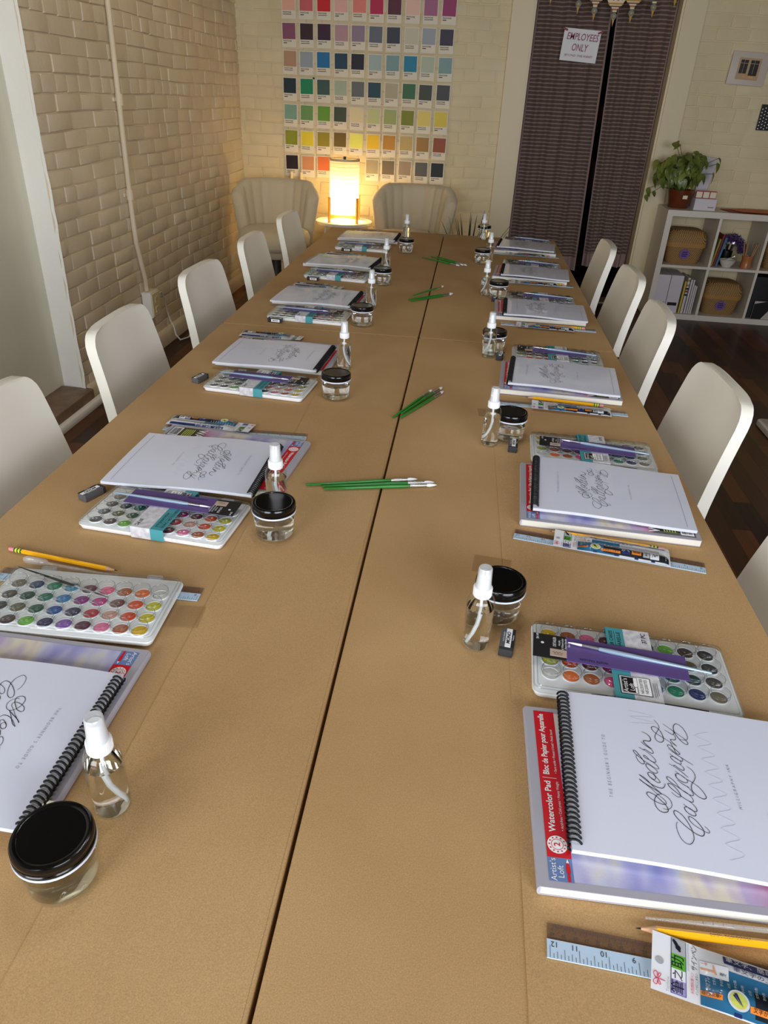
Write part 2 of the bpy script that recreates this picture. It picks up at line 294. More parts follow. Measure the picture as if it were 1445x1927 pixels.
# ------------------------------------------------------------------ things on the table (each built once, then copied)
STROKES = [
 [(-44.8,-45.9),(-42.2,-46.5),(-39.1,-45.6),(-36.5,-43.1),(-35.0,-39.5),(-35.4,-35.0),(-37.5,-31.4),(-40.4,-29.1),(-43.0,-28.1),(-46.5,-28.9),(-49.5,-31.5),(-51.7,-36.0),(-52.4,-41.0),(-51.5,-45.7),(-49.1,-49.2),(-45.9,-50.6),(-42.9,-50.2),(-40.7,-48.6),(-40.0,-46.2),(-40.6,-43.3),(-42.3,-40.0),(-44.6,-37.4),(-49.9,-31.3),(-53.2,-29.4),(-56.6,-28.3),(-58.5,-29.2),(-58.6,-31.7),(-56.6,-35.0),(-53.0,-37.8),(-48.3,-39.9),(-44.0,-40.9),(-41.3,-40.1),(-40.6,-38.1),(-41.5,-35.2),(-44.5,-32.1),(-47.6,-29.3),(-53.2,-23.1),(-59.9,-16.7),(-63.7,-12.5)],
 [(-63.7,-12.5),(-62.7,-14.3),(-57.6,-18.5),(-50.6,-22.9),(-43.0,-28.1)],
 [(-43.0,-28.1),(-48.9,-21.9),(-56.6,-11.8),(-60.8,-8.3),(-63.4,-6.9)],
 [(-63.4,-6.9),(-59.6,-10.7),(-54.6,-15.3),(-49.0,-19.1),(-44.1,-20.5),(-40.9,-20.1),(-38.7,-17.7),(-37.7,-14.9),(-37.7,-13.7)],
 [(-50.5,-8.0),(-50.3,-9.6),(-48.1,-10.6),(-46.6,-9.2),(-46.0,-7.1),(-47.6,-4.1),(-50.6,-2.0),(-53.0,-2.3),(-53.7,-4.2),(-52.5,-7.4),(-50.6,-9.8),(-47.8,-12.0),(-45.0,-13.8),(-42.9,-13.6),(-42.4,-12.3),(-43.7,-9.3),(-45.6,-6.4),(-48.3,-0.6)],
 [(-42.9,1.4),(-45.6,4.7),(-50.1,8.3),(-52.6,9.4),(-53.9,8.5),(-53.5,5.4),(-50.9,1.1),(-47.6,-1.5),(-45.1,-1.8),(-43.3,-0.9),(-42.7,0.5),(-43.9,3.1)],
 [(-42.7,4.5),(-45.9,6.2),(-50.3,9.9),(-54.9,13.1),(-58.8,17.0),(-62.0,20.1),(-64.1,23.3),(-64.7,25.2),(-63.9,26.4),(-61.8,25.1),(-59.3,20.9),(-56.9,16.1),(-55.3,12.2),(-55.3,9.9),(-56.8,8.3),(-59.0,9.2),(-61.5,12.6),(-62.8,16.9),(-62.3,19.3),(-60.1,20.6)],
 [(-43.1,4.7),(-41.6,4.6),(-40.6,5.7),(-40.9,7.5),(-42.7,10.4),(-45.3,13.1),(-49.4,15.9),(-52.2,17.0),(-54.2,19.3),(-54.3,20.6),(-52.9,21.0),(-50.5,18.3),(-49.7,16.5),(-47.1,14.1),(-44.2,13.2),(-42.6,14.0),(-42.1,15.6),(-43.3,18.9),(-46.2,22.8),(-49.3,25.9),(-53.2,29.2)],
 [(-57.9,31.9),(-55.8,30.7),(-53.5,28.9),(-51.8,30.1),(-49.4,28.5),(-46.7,26.4),(-44.3,25.7),(-42.9,27.1),(-43.4,29.7),(-44.3,31.9)],
 [(-54.1,40.6),(-50.3,36.2),(-44.0,31.8),(-47.8,36.0),(-50.8,39.9),(-51.2,42.2),(-49.3,43.2),(-45.7,43.0),(-43.3,44.5),(-42.6,47.4),(-43.8,51.4),(-47.0,54.6),(-51.5,56.4)],
 [(-33.7,78.4),(-31.1,74.1),(-29.8,69.2),(-30.4,65.5),(-33.5,59.8),(-35.7,55.8),(-37.1,51.6),(-36.8,47.9),(-34.9,45.1),(-31.9,44.5),(-29.2,46.2),(-27.9,49.6),(-27.8,54.5),(-29.1,60.7),(-31.1,64.6),(-33.9,67.0),(-36.6,67.2),(-38.7,65.6),(-38.6,62.4),(-36.4,58.5),(-33.1,55.6),(-27.5,51.8),(-22.9,48.1),(-17.8,44.6),(-14.7,42.2)],
 [(-14.7,42.2),(-17.2,45.5),(-19.6,49.1),(-20.1,50.8),(-18.2,51.4),(-15.6,51.3),(-13.7,53.8),(-13.9,57.3),(-15.6,59.8)],
 [(-24.1,64.9),(-20.5,62.1),(-17.3,59.8),(-15.5,59.8),(-14.1,62.0),(-14.4,64.7),(-17.8,68.6)],
 [(-24.1,74.1),(-17.8,68.2),(-13.4,64.6),(-8.6,60.0),(-4.2,56.4),(-1.9,52.8),(-1.0,49.9),(-2.2,47.7),(-4.4,47.8),(-7.8,50.9),(-10.5,55.5),(-12.6,60.6),(-13.4,66.0),(-13.2,70.9),(-11.7,75.1),(-9.2,77.5),(-6.4,77.2),(-2.9,73.7),(-0.5,67.8),(0.6,61.8),(0.3,58.3),(-1.5,54.9),(-4.8,53.6),(-8.7,54.1)],
 [(-25.0,36.9),(-20.8,32.8),(-15.7,28.3),(-12.2,25.7),(-7.1,21.9),(-1.9,18.5)],
 [(-17.3,30.2),(-20.9,34.7),(-24.2,38.7),(-25.1,41.0),(-24.3,42.3),(-22.1,42.1),(-19.4,39.9),(-17.0,36.8),(-14.6,34.0),(-13.5,31.7),(-14.2,30.7),(-16.2,30.7),(-17.9,33.3),(-18.4,36.8),(-19.4,40.3),(-20.2,44.1),(-21.2,46.9)],
 [(-14.4,20.5),(-17.6,23.4),(-21.1,25.6),(-23.7,25.9),(-24.8,24.5),(-23.7,21.9),(-20.9,18.9),(-17.4,16.8),(-15.4,16.8),(-14.5,18.3),(-15.1,21.0)],
 [(-24.8,29.7),(-21.9,26.4),(-18.5,23.5),(-15.0,21.5),(-13.0,21.4),(-12.1,23.2),(-12.7,26.0)],
 [(-28.2,14.7),(-24.5,12.6),(-22.3,13.6),(-19.9,11.3),(-16.9,9.1),(-14.3,8.6),(-13.1,10.1),(-13.7,13.1),(-16.7,16.6)],
 [(-24.5,12.6),(-20.2,9.3),(-16.9,6.3),(-13.0,2.2),(-11.0,-0.2)],
 [(-12.3,-4.8),(-14.9,-1.2),(-19.5,2.0),(-22.3,2.5),(-24.1,0.7),(-23.4,-3.3),(-19.8,-6.7),(-15.9,-8.0),(-13.5,-7.3),(-12.4,-5.3),(-13.2,-2.5)],
 [(-23.7,5.8),(-18.9,1.7),(-13.3,-3.0),(-7.5,-6.3),(-2.0,-10.9),(1.3,-16.3),(3.0,-21.5),(2.1,-24.0),(-0.7,-25.3),(-4.7,-23.7),(-8.4,-20.1),(-10.2,-16.5),(-10.2,-12.5),(-8.8,-8.2),(-5.5,-3.1),(-3.2,1.9),(-3.1,6.9),(-4.6,10.8),(-7.1,13.3),(-9.7,14.8)],
 [(-23.5,-5.8),(-19.7,-9.5),(-15.7,-12.1),(-12.8,-13.4)],
 [(-32.6,-23.6),(-30.0,-26.6),(-27.1,-28.3),(-24.6,-27.9),(-23.7,-26.2),(-24.4,-22.4),(-27.0,-17.4),(-30.2,-13.6),(-33.2,-12.7),(-34.5,-13.6),(-33.3,-17.0),(-29.6,-21.1),(-24.2,-25.9),(-19.8,-29.4),(-15.2,-31.7),(-12.7,-31.7),(-11.7,-29.7),(-12.7,-25.7),(-16.3,-21.3),(-20.8,-18.6)],
 [(-20.8,-18.6),(-23.7,-15.1),(-25.2,-11.4),(-28.8,-6.4),(-32.3,-4.0),(-34.2,-4.6),(-33.6,-7.7),(-29.8,-11.9),(-23.6,-16.3),(-18.1,-20.8),(-13.5,-23.3),(-11.0,-23.4),(-9.9,-21.2),(-11.5,-16.8),(-15.1,-12.3)],
 [(-13.9,-43.5),(-17.1,-41.1),(-19.9,-39.3),(-22.3,-39.8),(-22.9,-41.4),(-21.6,-44.9),(-18.5,-47.7),(-15.0,-48.7),(-12.9,-47.7),(-12.8,-45.5),(-14.9,-42.1),(-18.7,-39.5)],
 [(-23.0,-36.1),(-19.3,-39.6),(-14.9,-42.5),(-12.0,-43.1),(-10.5,-41.3),(-10.9,-38.0),(-13.2,-34.3),(-16.4,-31.4)],
 [(-33.3,-59.3),(-34.8,-62.1),(-35.3,-66.5),(-34.8,-72.1),(-33.0,-78.1),(-30.1,-81.7),(-26.8,-82.9),(-23.5,-81.1),(-20.7,-76.4),(-20.0,-71.4),(-20.7,-64.5),(-22.9,-57.7),(-26.0,-51.3),(-29.6,-47.6),(-32.7,-46.1),(-34.6,-47.4),(-34.5,-51.1),(-31.3,-56.7),(-26.3,-62.3),(-20.6,-67.3),(-16.4,-70.0),(-12.4,-71.0),(-10.0,-69.7),(-8.7,-66.5),(-9.5,-61.6),(-12.3,-56.4),(-15.7,-52.3),(-19.0,-50.4),(-20.7,-51.1),(-20.7,-54.4),(-17.7,-58.9),(-13.5,-62.0),(-9.2,-64.4),(-5.9,-65.9),(-3.8,-65.7),(-3.1,-64.0),(-4.3,-61.4),(-6.8,-59.0)],
]
def ZG(x, y): return .0075+.0022*math.sin(2*PI*(x+.14)/.34)+.0012*math.sin(PI*(y+.1)/.2)*(x > -.12)
def make_workbook():
    t = thing('calligraphy_workbook', cat='workbook', group='spiral workbooks at the places')
    mb = MB(); nu, nv = 28, 10; w0, w1, h = -.1395, .1395, .108
    P = lambda i, j, dz: (w0+(w1-w0)*i/nu, -h+2*h*j/nv, ZG(w0+(w1-w0)*i/nu, -h+2*h*j/nv)-dz)
    mb.grid(lambda u, v: P(u*nu, v*nv, 0), nu, nv, 0); b = len(mb.v)
    edge = [(i,0) for i in range(nu)]+[(nu,j) for j in range(nv)]+[(i,nv) for i in range(nu,0,-1)]+[(0,j) for j in range(nv,0,-1)]
    n = len(edge); mb.add([P(i,j,0) for i,j in edge]+[P(i,j,.0055) for i,j in edge], [(n+k, n+(k+1) % n, (k+1) % n, k) for k in range(n)], 1)
    mb.grid(lambda u, v: P(u*nu, (1-v)*nv, .0055), nu, nv, 1)
    pg = mb.build('pages', ['acetate_page', 'page_edge'], t)
    k = MB(); turns, r = 34, .0066
    k.tube([(-.1365+r*math.cos(2*PI*i/12+PI), -.104+.208*i/(turns*12), .0052+r*math.sin(2*PI*i/12+PI)) for i in range(turns*12+1)], .0013, 6)
    k.build('spiral_coil', 'coil_black', t, 180)
    z = .0004; k = MB()
    for s in STROKES:
        heavy = s in (STROKES[1], STROKES[9])
        k.ribbon([(a/1000, b/1000) for a, b in s], .00095 if heavy else .00074, z, 0, ZG)
    k.disc(-.0234, 0, ZG(-.0234, 0)+z, .0005, 0, 8)
    k.build('calligraphy_lettering', 'lettering', t)
    k = MB(); k.text("THE BEGINNER\u2019S GUIDE TO", .0054, -.0955, .001, z, 90, 0, spacing=1.7, bold=-.012, fz=ZG, fit=.085)
    k.build('title_caption', 'caption_grey', t); k = MB(); k.text("HILLIGRAPHY INK", .0050, .0362, -.001, z, 90, 0, spacing=1.6, bold=-.012, fz=ZG, fit=.058)
    k.build('author_caption', 'caption_grey', t); k = MB()
    for i in range(38):
        y = -.098+i*.0052; k.add([(.124, y, ZG(.124, y)+z), (.1247, y, ZG(.124, y)+z), (.1247, y+.0034, ZG(.124, y)+z), (.124, y+.0034, ZG(.124, y)+z)], [(0,1,2,3)])
    k.build('page_foot_line', 'caption_grey', t)
    k = MB()
    for (cx, cy, n, wd, hh) in ((.010, -.010, 19, .165, .016), (.062, -.060, 9, .075, .022), (-.062, .078, 4, .020, .030)):
        k.ribbon([(cx+(i % 2)*hh, cy-wd/2+wd*i/n) for i in range(n+1)], .0009, z*.6, 0, ZG, sub=4, taper=False)
    k.build('show_through_strokes', 'ghost', t)
    return t
def make_pad():
    t = thing('watercolor_pad', cat='paper pad', group='watercolor pads at the places')
    k = MB(); k.rprism(.3035, .2275, .0011, .0116, .0012, seg=2, cx=.0005); k.build('page_block', 'pad_pages', t)
    k = MB(); k.rprism(.305, .229, 0, .0011, .002, seg=3); k.rprism(.305, .229, .0116, .0126, .002, seg=3)
    k.loft([[(-.1525+.0035*(1-math.sin(PI*j/8))-.0015, y, .0063+.0063*-math.cos(PI*j/8)) for j in range(9)]+[(-.1505, y, .0126), (-.1505, y, 0)] for y in (-.1145, .1145)], 0)
    fixn(k.build('cover', 'pad_grey', t))
    k = MB(); k.rect(-.119, .1445, -.1065, .1065, .0129); k.build('cover_painting', 'pad_paint', t)
    z = .0129; k = MB()
    k.rect(-.1425, -.119, -.083, .1085, z, 0); k.rect(-.1425, -.119, -.1075, -.083, z, 1)
    z += .0003
    k.text("Watercolor Pad", .0092, -.1345, -.024, z, 90, 2, bold=.02, fit=.062); k.text("Bloc de Papier pour Aquarelle", .0092, -.1345, .0595, z, 90, 2, bold=.02, fit=.088)
    k.rect(-.1395, -.1245, .0108, .0113, z, 2)
    k.text("\u2022 Acid-free \u2022 Cold press \u2022 Heavy Weight", .0040, -.1245, -.023, z, 90, 2, fit=.060); k.text("\u2022 Sans acide \u2022 Press\u00e9 \u00e0 froid \u2022 Poids lourd", .0040, -.1245, .049, z, 90, 2, fit=.062)
    k.disc(-.1315, -.0690, z, .0098, 2, 28); k.ring(-.1315, -.0690, z+.0002, .0055, .0060, 0); k.text("2", .0085, -.1315, -.0690, z+.0002, 90, 0, bold=.02)
    for i in range(12):
        a = 2*PI*i/12; k.box(-.1315+.0078*math.cos(a)-.0008, -.1315+.0078*math.cos(a)+.0008, -.069+.0078*math.sin(a)-.0006, -.069+.0078*math.sin(a)+.0006, z+.0001, z+.0002, 0)
    k.text("Artist\u2019s", .0080, -.1375, -.0955, z, 90, 2); k.text("Loft", .0080, -.1305, -.0975, z, 90, 2)
    k.poly([(-.1250,-.1070), (-.1222,-.1070), (-.1222,-.0990), (-.1250,-.0990)], z, 0); k.poly([(-.1256,-.0985), (-.1216,-.0985), (-.1214,-.0930), (-.1222,-.0880), (-.1250,-.0880), (-.1258,-.0930)], z, 0); k.poly([(-.1250,-.0878), (-.1222,-.0878), (-.1236,-.0835)], z, 2)
    g = MB(); g.text("WATERCOLOR", .026, .077, -.03, z, 90, 0, bold=.02, fit=.148); g.build('title_print', 'print_white', t)
    g = MB(); g.rect(.0905, .1165, -.104, -.020, z-.0001, 0); b = MB(); b.rect(.120, .142, -.104, -.064, z, 0)
    x = .1225
    while x < .1395:
        w = random.choice((.0004, .0007, .0011)); b.rect(x, x+w, -.100, -.068, z+.0002, 1); x += w+random.choice((.0005, .0009))
    b.build('barcode', ['print_white', 'print_black'], t)
    for i in range(5): g.rect(.0925+i*.0045, .0940+i*.0045, -.098, -.040, z+.0001, 1)
    g.build('info_panel', ['pad_green', 'pen_lime'], t)
    k.build('cover_print', ['pad_red', 'pad_blue', 'print_white', 'pad_green', 'print_black', 'pen_lime'], t)
    return t
PANS = [[(240,196,20),(184,94,44),(250,124,168),(96,28,54),(146,92,186),(34,34,82),(116,196,62),(72,52,46),(50,48,50)],
        [(234,220,36),(236,74,28),(226,168,148),(200,28,54),(48,38,78),(14,90,166),(22,88,68),(108,102,68),(66,66,66)],
        [(224,220,54),(250,90,24),(112,34,28),(212,44,144),(152,40,138),(58,138,196),(28,124,98),(24,72,58),(86,76,66)],
        [(228,228,224),(250,126,54),(190,102,48),(255,92,152),(118,32,68),(84,168,204),(26,142,104),(36,52,110),(128,118,98)]]
def make_palette(sleeve=True):
    t = thing('paint_palette', cat='paint set', group='watercolor palettes at the places')
    W, D = .252, .134
    k = MB(); k.rprism(W, D, 0, .0095, .009, bev=.0015, taper=.985); k.rprism(W+.002, D+.002, .0072, .0092, .010, 0)
    for r in range(4):
        for c in range(9): k.lathe([(.0116, .0094), (.0116, .0112), (.0106, .0112), (.0104, .0098)], 20, 0, (-.1035+c*.0259, .0475-r*.0262))
    k.build('tray', 'tray_white', t)
    for r in range(4):
        for c in range(9):
            nm = 'pan_%d%d' % (r, c)
            if nm not in M: mat(nm, PANS[r][c], .45, coat=.2)
            b = MB(); b.lathe([(.0001, .0115), (.005, .0112), (.0098, .0104), (.0102, .0098)], 18, 0, cap0=False); o = b.build('paint_pan', nm, t, loc=(-.1035+c*.0259, .0475-r*.0262, 0))
    k = MB(); rr = .0095
    k.rprism(W, D, .0094, .0158, rr, 0)
    k.f.pop(-2); k.m.pop()                                  # open underneath
    for r in range(4):
        for c in range(9): k.lathe([(.0124, .0158), (.0121, .0196), (.0116, .0203), (.0001, .0203)], 24, 0, (-.1035+c*.0259, .0475-r*.0262)); k.lathe([(.0122, .0196), (.0122, .0204), (.0115, .0206), (.0113, .0202)], 24, 1, (-.1035+c*.0259, .0475-r*.0262)); k.lathe([(.0129, .0160), (.0122, .0163)], 24, 1, (-.1035+c*.0259, .0475-r*.0262))
    def loop(ins, r, z): return [(sx*(W/2-ins-r)+r*math.cos(PI/2*(q+i/5)), sy*(D/2-ins-r)+r*math.sin(PI/2*(q+i/5)), z) for q, (sx, sy) in enumerate(((1,1),(-1,1),(-1,-1),(1,-1))) for i in range(6)]
    for ins, r, z in ((.0006, .0095, .0157), (.0050, .0060, .0161)): k.loft([loop(ins-.0005, r, z-.0006), loop(ins, r, z+.0004), loop(ins+.0007, r-.0005, z-.0002)], 1, False, False)
    k.build('lid', ['clear_lid', 'lid_edge'], t)
    for x in (-.082, .078):
        k = MB(); k.rprism(.022, .007, .004, .0135, .0015, cx=x, cy=-D/2-.002, seg=2); k.box(x-.008, x-.0055, -D/2-.0075, -D/2-.002, .006, .012); k.box(x+.0055, x+.008, -D/2-.0075, -D/2-.002, .006, .012); k.build('clasp', 'hazy_plastic', t)
    # brush inside the case
    p, q = ((-.055, -.0605, .0125), (.085, -.0605, .0125)) if sleeve else ((-.0367, -.0106, .0150), (.1215, -.0630, .0150))
    d = Vector(q)-Vector(p); at = lambda f: tuple(Vector(p)+d*f)
    b = MB(); b.tube([at(0), at(.05), at(.12), at(.16)], [.0003, .0008, .0011, .0010], 8, 0); b.tube([at(.14), at(.30), at(.36)], [.0012, .0017, .0018], 8, 1); b.tube([at(.36), at(.5), at(1)], [.0020, .0022, .0007], 8, 2)
    b.build('case_brush', ['bristle_black', 'ferrule', 'handle_black'], t)
    if sleeve:
        k = MB(); z = .0208; h = D/2+.0012
        for (x0, x1, mi) in ((-.028, -.0045, 0), (-.0045, .030, 1)):
            P = [(-h+.0001, .0005), (-h, .0005), (-h, z-.001), (-h+.001, z), (h-.001, z), (h, z-.001), (h, .0005), (h-.0001, .0005)]
            k.loft([[(x, y, zz) for y, zz in P] for x in (x0, x1)], mi, False, False, closed=False)
        z += .0003
        k.text("WATERCOLOR CAKES", .0068, -.0215, .024, z, 90, 2, fit=.072); k.text("AQUARELLE", .0068, -.0115, .036, z, 90, 2, fit=.046); k.rect(-.0172, -.0168, .012, .060, z, 2)
        k.text("37 PC", .0085, .022, .052, z, 90, 2, bold=.01)
        k.rect(-.0205, .0180, -.0600, -.0275, z, 2); k.rect(-.0195, .0170, -.0590, -.0285, z+.0002, 3); k.rect(-.0185, .0015, -.0580, -.0295, z+.0003, 2); k.rect(-.0180, .0010, -.0575, -.0300, z+.0004, 3); k.rect(-.0176, .0006, -.0571, -.0304, z+.0005, 2)
        k.text("Artist\u2019s", .0082, -.0135, -.0450, z+.0007, 90, 3); k.text("Loft", .0082, -.0060, -.0475, z+.0007, 90, 3)
        k.rprism(.0042, .016, z+.0006, z+.0008, .0018, 3, cx=-.0012, cy=-.0385); k.rect(-.0024, .0000, -.057, -.0475, z+.0007, 3)
        k.text("N\u00c9CESSITIES", .0052, .0062, -.0435, z+.0004, 90, 2, fit=.026); k.text("N\u00c9CESSIT\u00c9S", .0052, .0118, -.0435, z+.0004, 90, 2, fit=.024)
        for i in range(3): k.rect(.0208+i*.0022, .0216+i*.0022, -.060+i*.002, -.034, z, 4)
        k.build('paper_sleeve', ['sleeve_teal', 'sleeve_marble', 'print_black', 'print_white', 'caption_grey'], t)
    return t
def make_brushpack():
    t = thing('brush_pack', cat='paintbrush', group='detail brushes on purple cards')
    k = MB(); k.box(-.055, .098, -.0235, .0235, 0, .0008, 0); k.box(-.098, -.055, -.0235, .0235, 0, .0008, 1)
    z = .0011
    k.box(-.076, -.0545, -.0185, -.0045, .0008, .0012, 2)
    k.disc(-.086, .005, z, .0022, 3, 14); k.text("$4.49", .0050, -.0925, .017, z, 90, 4, fit=.011)
    k.text("DETAILER", .0058, -.0700, .0100, z, 90, 4, fit=.019)
    for i, s in enumerate(("Acrylic", "& Watercolor", "Short Handle", "Size 0")): k.text(s, .0040, -.0640+i*.0042, .0085-(i % 2)*.001, z+.0002, 90, 4)
    k.ribbon([(-.073+i*.0014, -.0115+.0016*math.sin(i*2.1)) for i in range(11)], .0005, z+.0003, 5, sub=4); k.rect(-.071, -.060, -.0152, -.0147, z+.0003, 5)
    k.text("WHITE TAKLON", .0058, -.020, -.0165, z, 180, 5, bold=.01, fit=.036)
    k.build('card', ['card_purple', 'card_black', 'card_tan', 'bristle_white', 'print_white', 'purple_ink'], t)
    b = thing('brush'); b.parent = t; b.location = (-.053, .0095, .0042); b.rotation_euler = (0, R(1.0), R(-3.5))
    k = MB(); k.tube([(0,0,0), (.006,0,0), (.014,0,0), (.018,0,0)], [.0003, .0012, .0016, .0015], 8); k.build('bristles', 'bristle_white', b)
    k = MB(); k.tube([(.018,0,0), (.036,0,0), (.040,0,0)], [.0017, .0022, .0022], 10); k.build('ferrule', 'ferrule', b)
    k = MB(); k.tube([(.040,0,0), (.055,0,0), (.085,0,0), (.150,0,0), (.178,0,0), (.181,0,0)], [.0026, .0034, .0032, .0022, .0019, .0008], 10); k.build('handle', 'handle_silverblue', b)
    k = MB(); k.box(-.010, .016, .002, .009, .0008, .0028); k.build('strap', 'clear_plastic', t)
    return t
def pen_z(u, v):
    s = lambda x: 0 if x <= 0 else 1 if x >= 1 else x*x*(3-2*x)
    a = s((u+.062)/.03)*s((.094-u)/.012)
    return .0035+a*(.0060*math.exp(-((v+.010)/.011)**2)+.0042*math.exp(-((v-.012)/.010)**2))+.0028*(1-s((u+.09)/.045))*(v+.025)/.05
def make_pen():
    t = thing('brush_pen_pack', cat='pen', group='packaged brush pens at the places')
    k = MB()
    def patch(u0, u1, v0, v1, mi, dz=.0003, nu=4, nv=4): k.grid(lambda a, b: (u0+(u1-u0)*a, v0+(v1-v0)*b, pen_z(u0+(u1-u0)*a, v0+(v1-v0)*b)+dz), nu, nv, mi)
    tx = lambda s, size, x, y, ang, mi, dz=.0007, **kw: k.text(s, size, x, y, dz, ang, mi, fz=pen_z, **kw)
    # 0 white 1 blue 2 navy 3 orange 4 lime 5 green 6 lilac 7 grey 8 red 9 black 10 yellow 11 skin
    patch(-.095, .093, -.025, .025, 0, 0, 44, 14)
    patch(-.0555, .012, -.024, .010, 1, nu=12, nv=10); patch(-.014, .090, -.0215, -.001, 9, .00045, nu=14, nv=8)
    patch(-.036, .085, .016, .0235, 2, nu=14, nv=4); patch(.012, .075, .002, .008, 7, nu=8)
    for u0, mi, (va, vb) in ((0, 7, (.0107, .0238)), (0, 5, (-.002, .0107)), (0, 0, (-.011, -.002)), (0, 6, (-.0225, -.011))):
        patch(-.0791, -.0665, va-.0003, vb+.0003, 2, .0003); patch(-.0786, -.0670, va, vb, mi, .0005)
    k.ribbon([(-.0776, .0225), (-.0750, .0195), (-.0715, .0135)], .0030, .0008, 9, pen_z); k.ribbon([(-.0742, .0182), (-.0722, .0150)], .0045, .0009, 9, pen_z)
    tx("\u52a9", .0115, -.0728, .0044, 90, 9); tx("\u4e4b", .0090, -.0728, -.0066, 90, 9); tx("\u7b46", .0115, -.0728, -.0168, 90, 9)
    tx("\u30b5\u30a4\u30f3\u30da\u30f3", .0060, -.0595, .0130, 90, 9, fit=.022); tx("\u30a4\u30f3\u30af\u304c\u306b\u3058\u307e\u306a\u3044", .0026, -.0580, -.0090, 90, 9, fit=.018); tx("\u6c34\u6027\u9854\u6599\u7b46\u30da\u30f3", .0030, -.0615, -.0090, 90, 8, fit=.018)
    for i in range(22): k.rect(-.0655, -.0640, -.0000+i*.0011, .0004+i*.0011, pen_z(-.065, .01)+.0005, 7)
    k.disc(-.0885, .0005, pen_z(-.0885, 0)+.0005, .0034, 7, 18)
    for sx in (-1, 1):                                          # dragonfly emblem
        k.ribbon([(-.0900, -.0150), (-.0925, -.0150+sx*.0016), (-.0930, -.0150+sx*.0044), (-.0905, -.0150+sx*.0052), (-.0898, -.0150+sx*.0018)], .0006, .0006, 8, pen_z, taper=False)
        k.ribbon([(-.0898, -.0150), (-.0880, -.0150+sx*.0022), (-.0872, -.0150+sx*.0042), (-.0888, -.0150+sx*.0042), (-.0898, -.0150+sx*.0010)], .0006, .0006, 8, pen_z, taper=False)
    k.ribbon([(-.0920, -.0150), (-.0860, -.0152), (-.0835, -.0154)], .0007, .0006, 8, pen_z); tx("Tombow", .0034, -.0815, -.0170, 90, 7)
    # blue panel prints
    patch(-.0555, -.0330, .0010, .0125, 0, .0006); tx("\u7b46", .003, -.0385, .0050, 80, 9, .001); tx("\u6587", .003, -.0360, .0052, 80, 9, .001); patch(-.0550, -.0440, .0050, .0066, 11, .0009); k.ribbon([(-.0450, .0110), (-.0440, .0060), (-.0425, .0035)], .0016, .0010, 11, pen_z); tx("\u4e00\u5b57", .0028, -.0520, .0102, 0, 8, .001)
    tx("\u7b46\u6587\u5b57\u3001\u7c21\u5358\u306b\u66f8\u3051\u308b", .0062, -.003, .0198, -2, 0, fit=.062); tx("\u7b46\u6587\u5b57\u306e\u4e0a\u624b\u306a\u66f8\u304d\u65b9", .0050, .002, .0122, -2, 2, fit=.062)
    tx("\u304b\u3051\u30d6\u30ec\u30fc", .0045, -.0495, -.0040, 90, 0, fit=.014)
    for i in range(9): tx("\u6587\u5b57\u306e\u5f62"[i % 3:], .0026, -.0445+i*.0055, -.0010-.001*(i % 3), 90, 0)
    patch(-.0555, -.0390, -.0165, -.0125, 3, .0006, 6); tx("\u6975\u7d30\u8edf\u7b46\u25b8", .0034, -.0475, -.0145, 0, 9, .0010)
    patch(-.0180, .0130, -.0185, -.0140, 3, .0006, 8); tx("\u6587\u5b57\u304c\u304f\u3063\u304d\u308a", .0038, -.0025, -.0163, 0, 9, .0010)
    k.disc(-.0270, -.0135, pen_z(-.027, -.0135)+.0009, .0085, 0, 24); k.disc(-.0270, -.0135, pen_z(-.027, -.0135)+.0011, .0066, 4, 24)
    z = pen_z(-.027, -.0135)+.0013; k.poly([(-.0305, -.0085), (-.0280, -.0080), (-.0235, -.0185)], z, 2); k.poly([(-.0315, -.0105), (-.0300, -.0095), (-.0250, -.0175)], z, 2)
    # barrel prints
    patch(.016, .028, -.018, -.003, 2, .0006); tx("\u304b\u304f", .0080, .022, -.0105, 0, 0, .0010); patch(.031, .046, -.016, -.007, 3, .0006); tx("\u6975\u7d30", .0058, .0385, -.0115, 0, 9, .001)
    patch(.049, .059, -.018, -.003, 7, .0006); tx("\u7b46\u6587\u5b57", .0034, .054, -.0105, 90, 9, .001); patch(.060, .074, -.019, -.002, 0, .0006); k.ribbon([(.063, -.016), (.066, -.005), (.067, -.014), (.071, -.004), (.0705, -.012)], .0008, .0010, 9, pen_z)
    for u in (-.030, .004, .036, .062): patch(u, u+.006, -.0245, -.0215, 2, .0004, 2, 2)
    k.build('printed_card', ['pen_white', 'pen_blue', 'pen_navy', 'pen_orange', 'pen_lime', 'pen_green', 'pen_lilac', 'pen_grey', 'pen_red', 'pen_barrel', 'pen_yellow', 'pen_skin'], t)
    k = MB(); k.grid(lambda a, b: (-.058+.155*a, -.0262+.0524*b, pen_z(-.058+.155*a, -.0262+.0524*b)+.0016+.0004*math.sin(a*40+b*9)), 40, 12); k.build('clear_pouch', 'clear_film', t, 180)
    return t
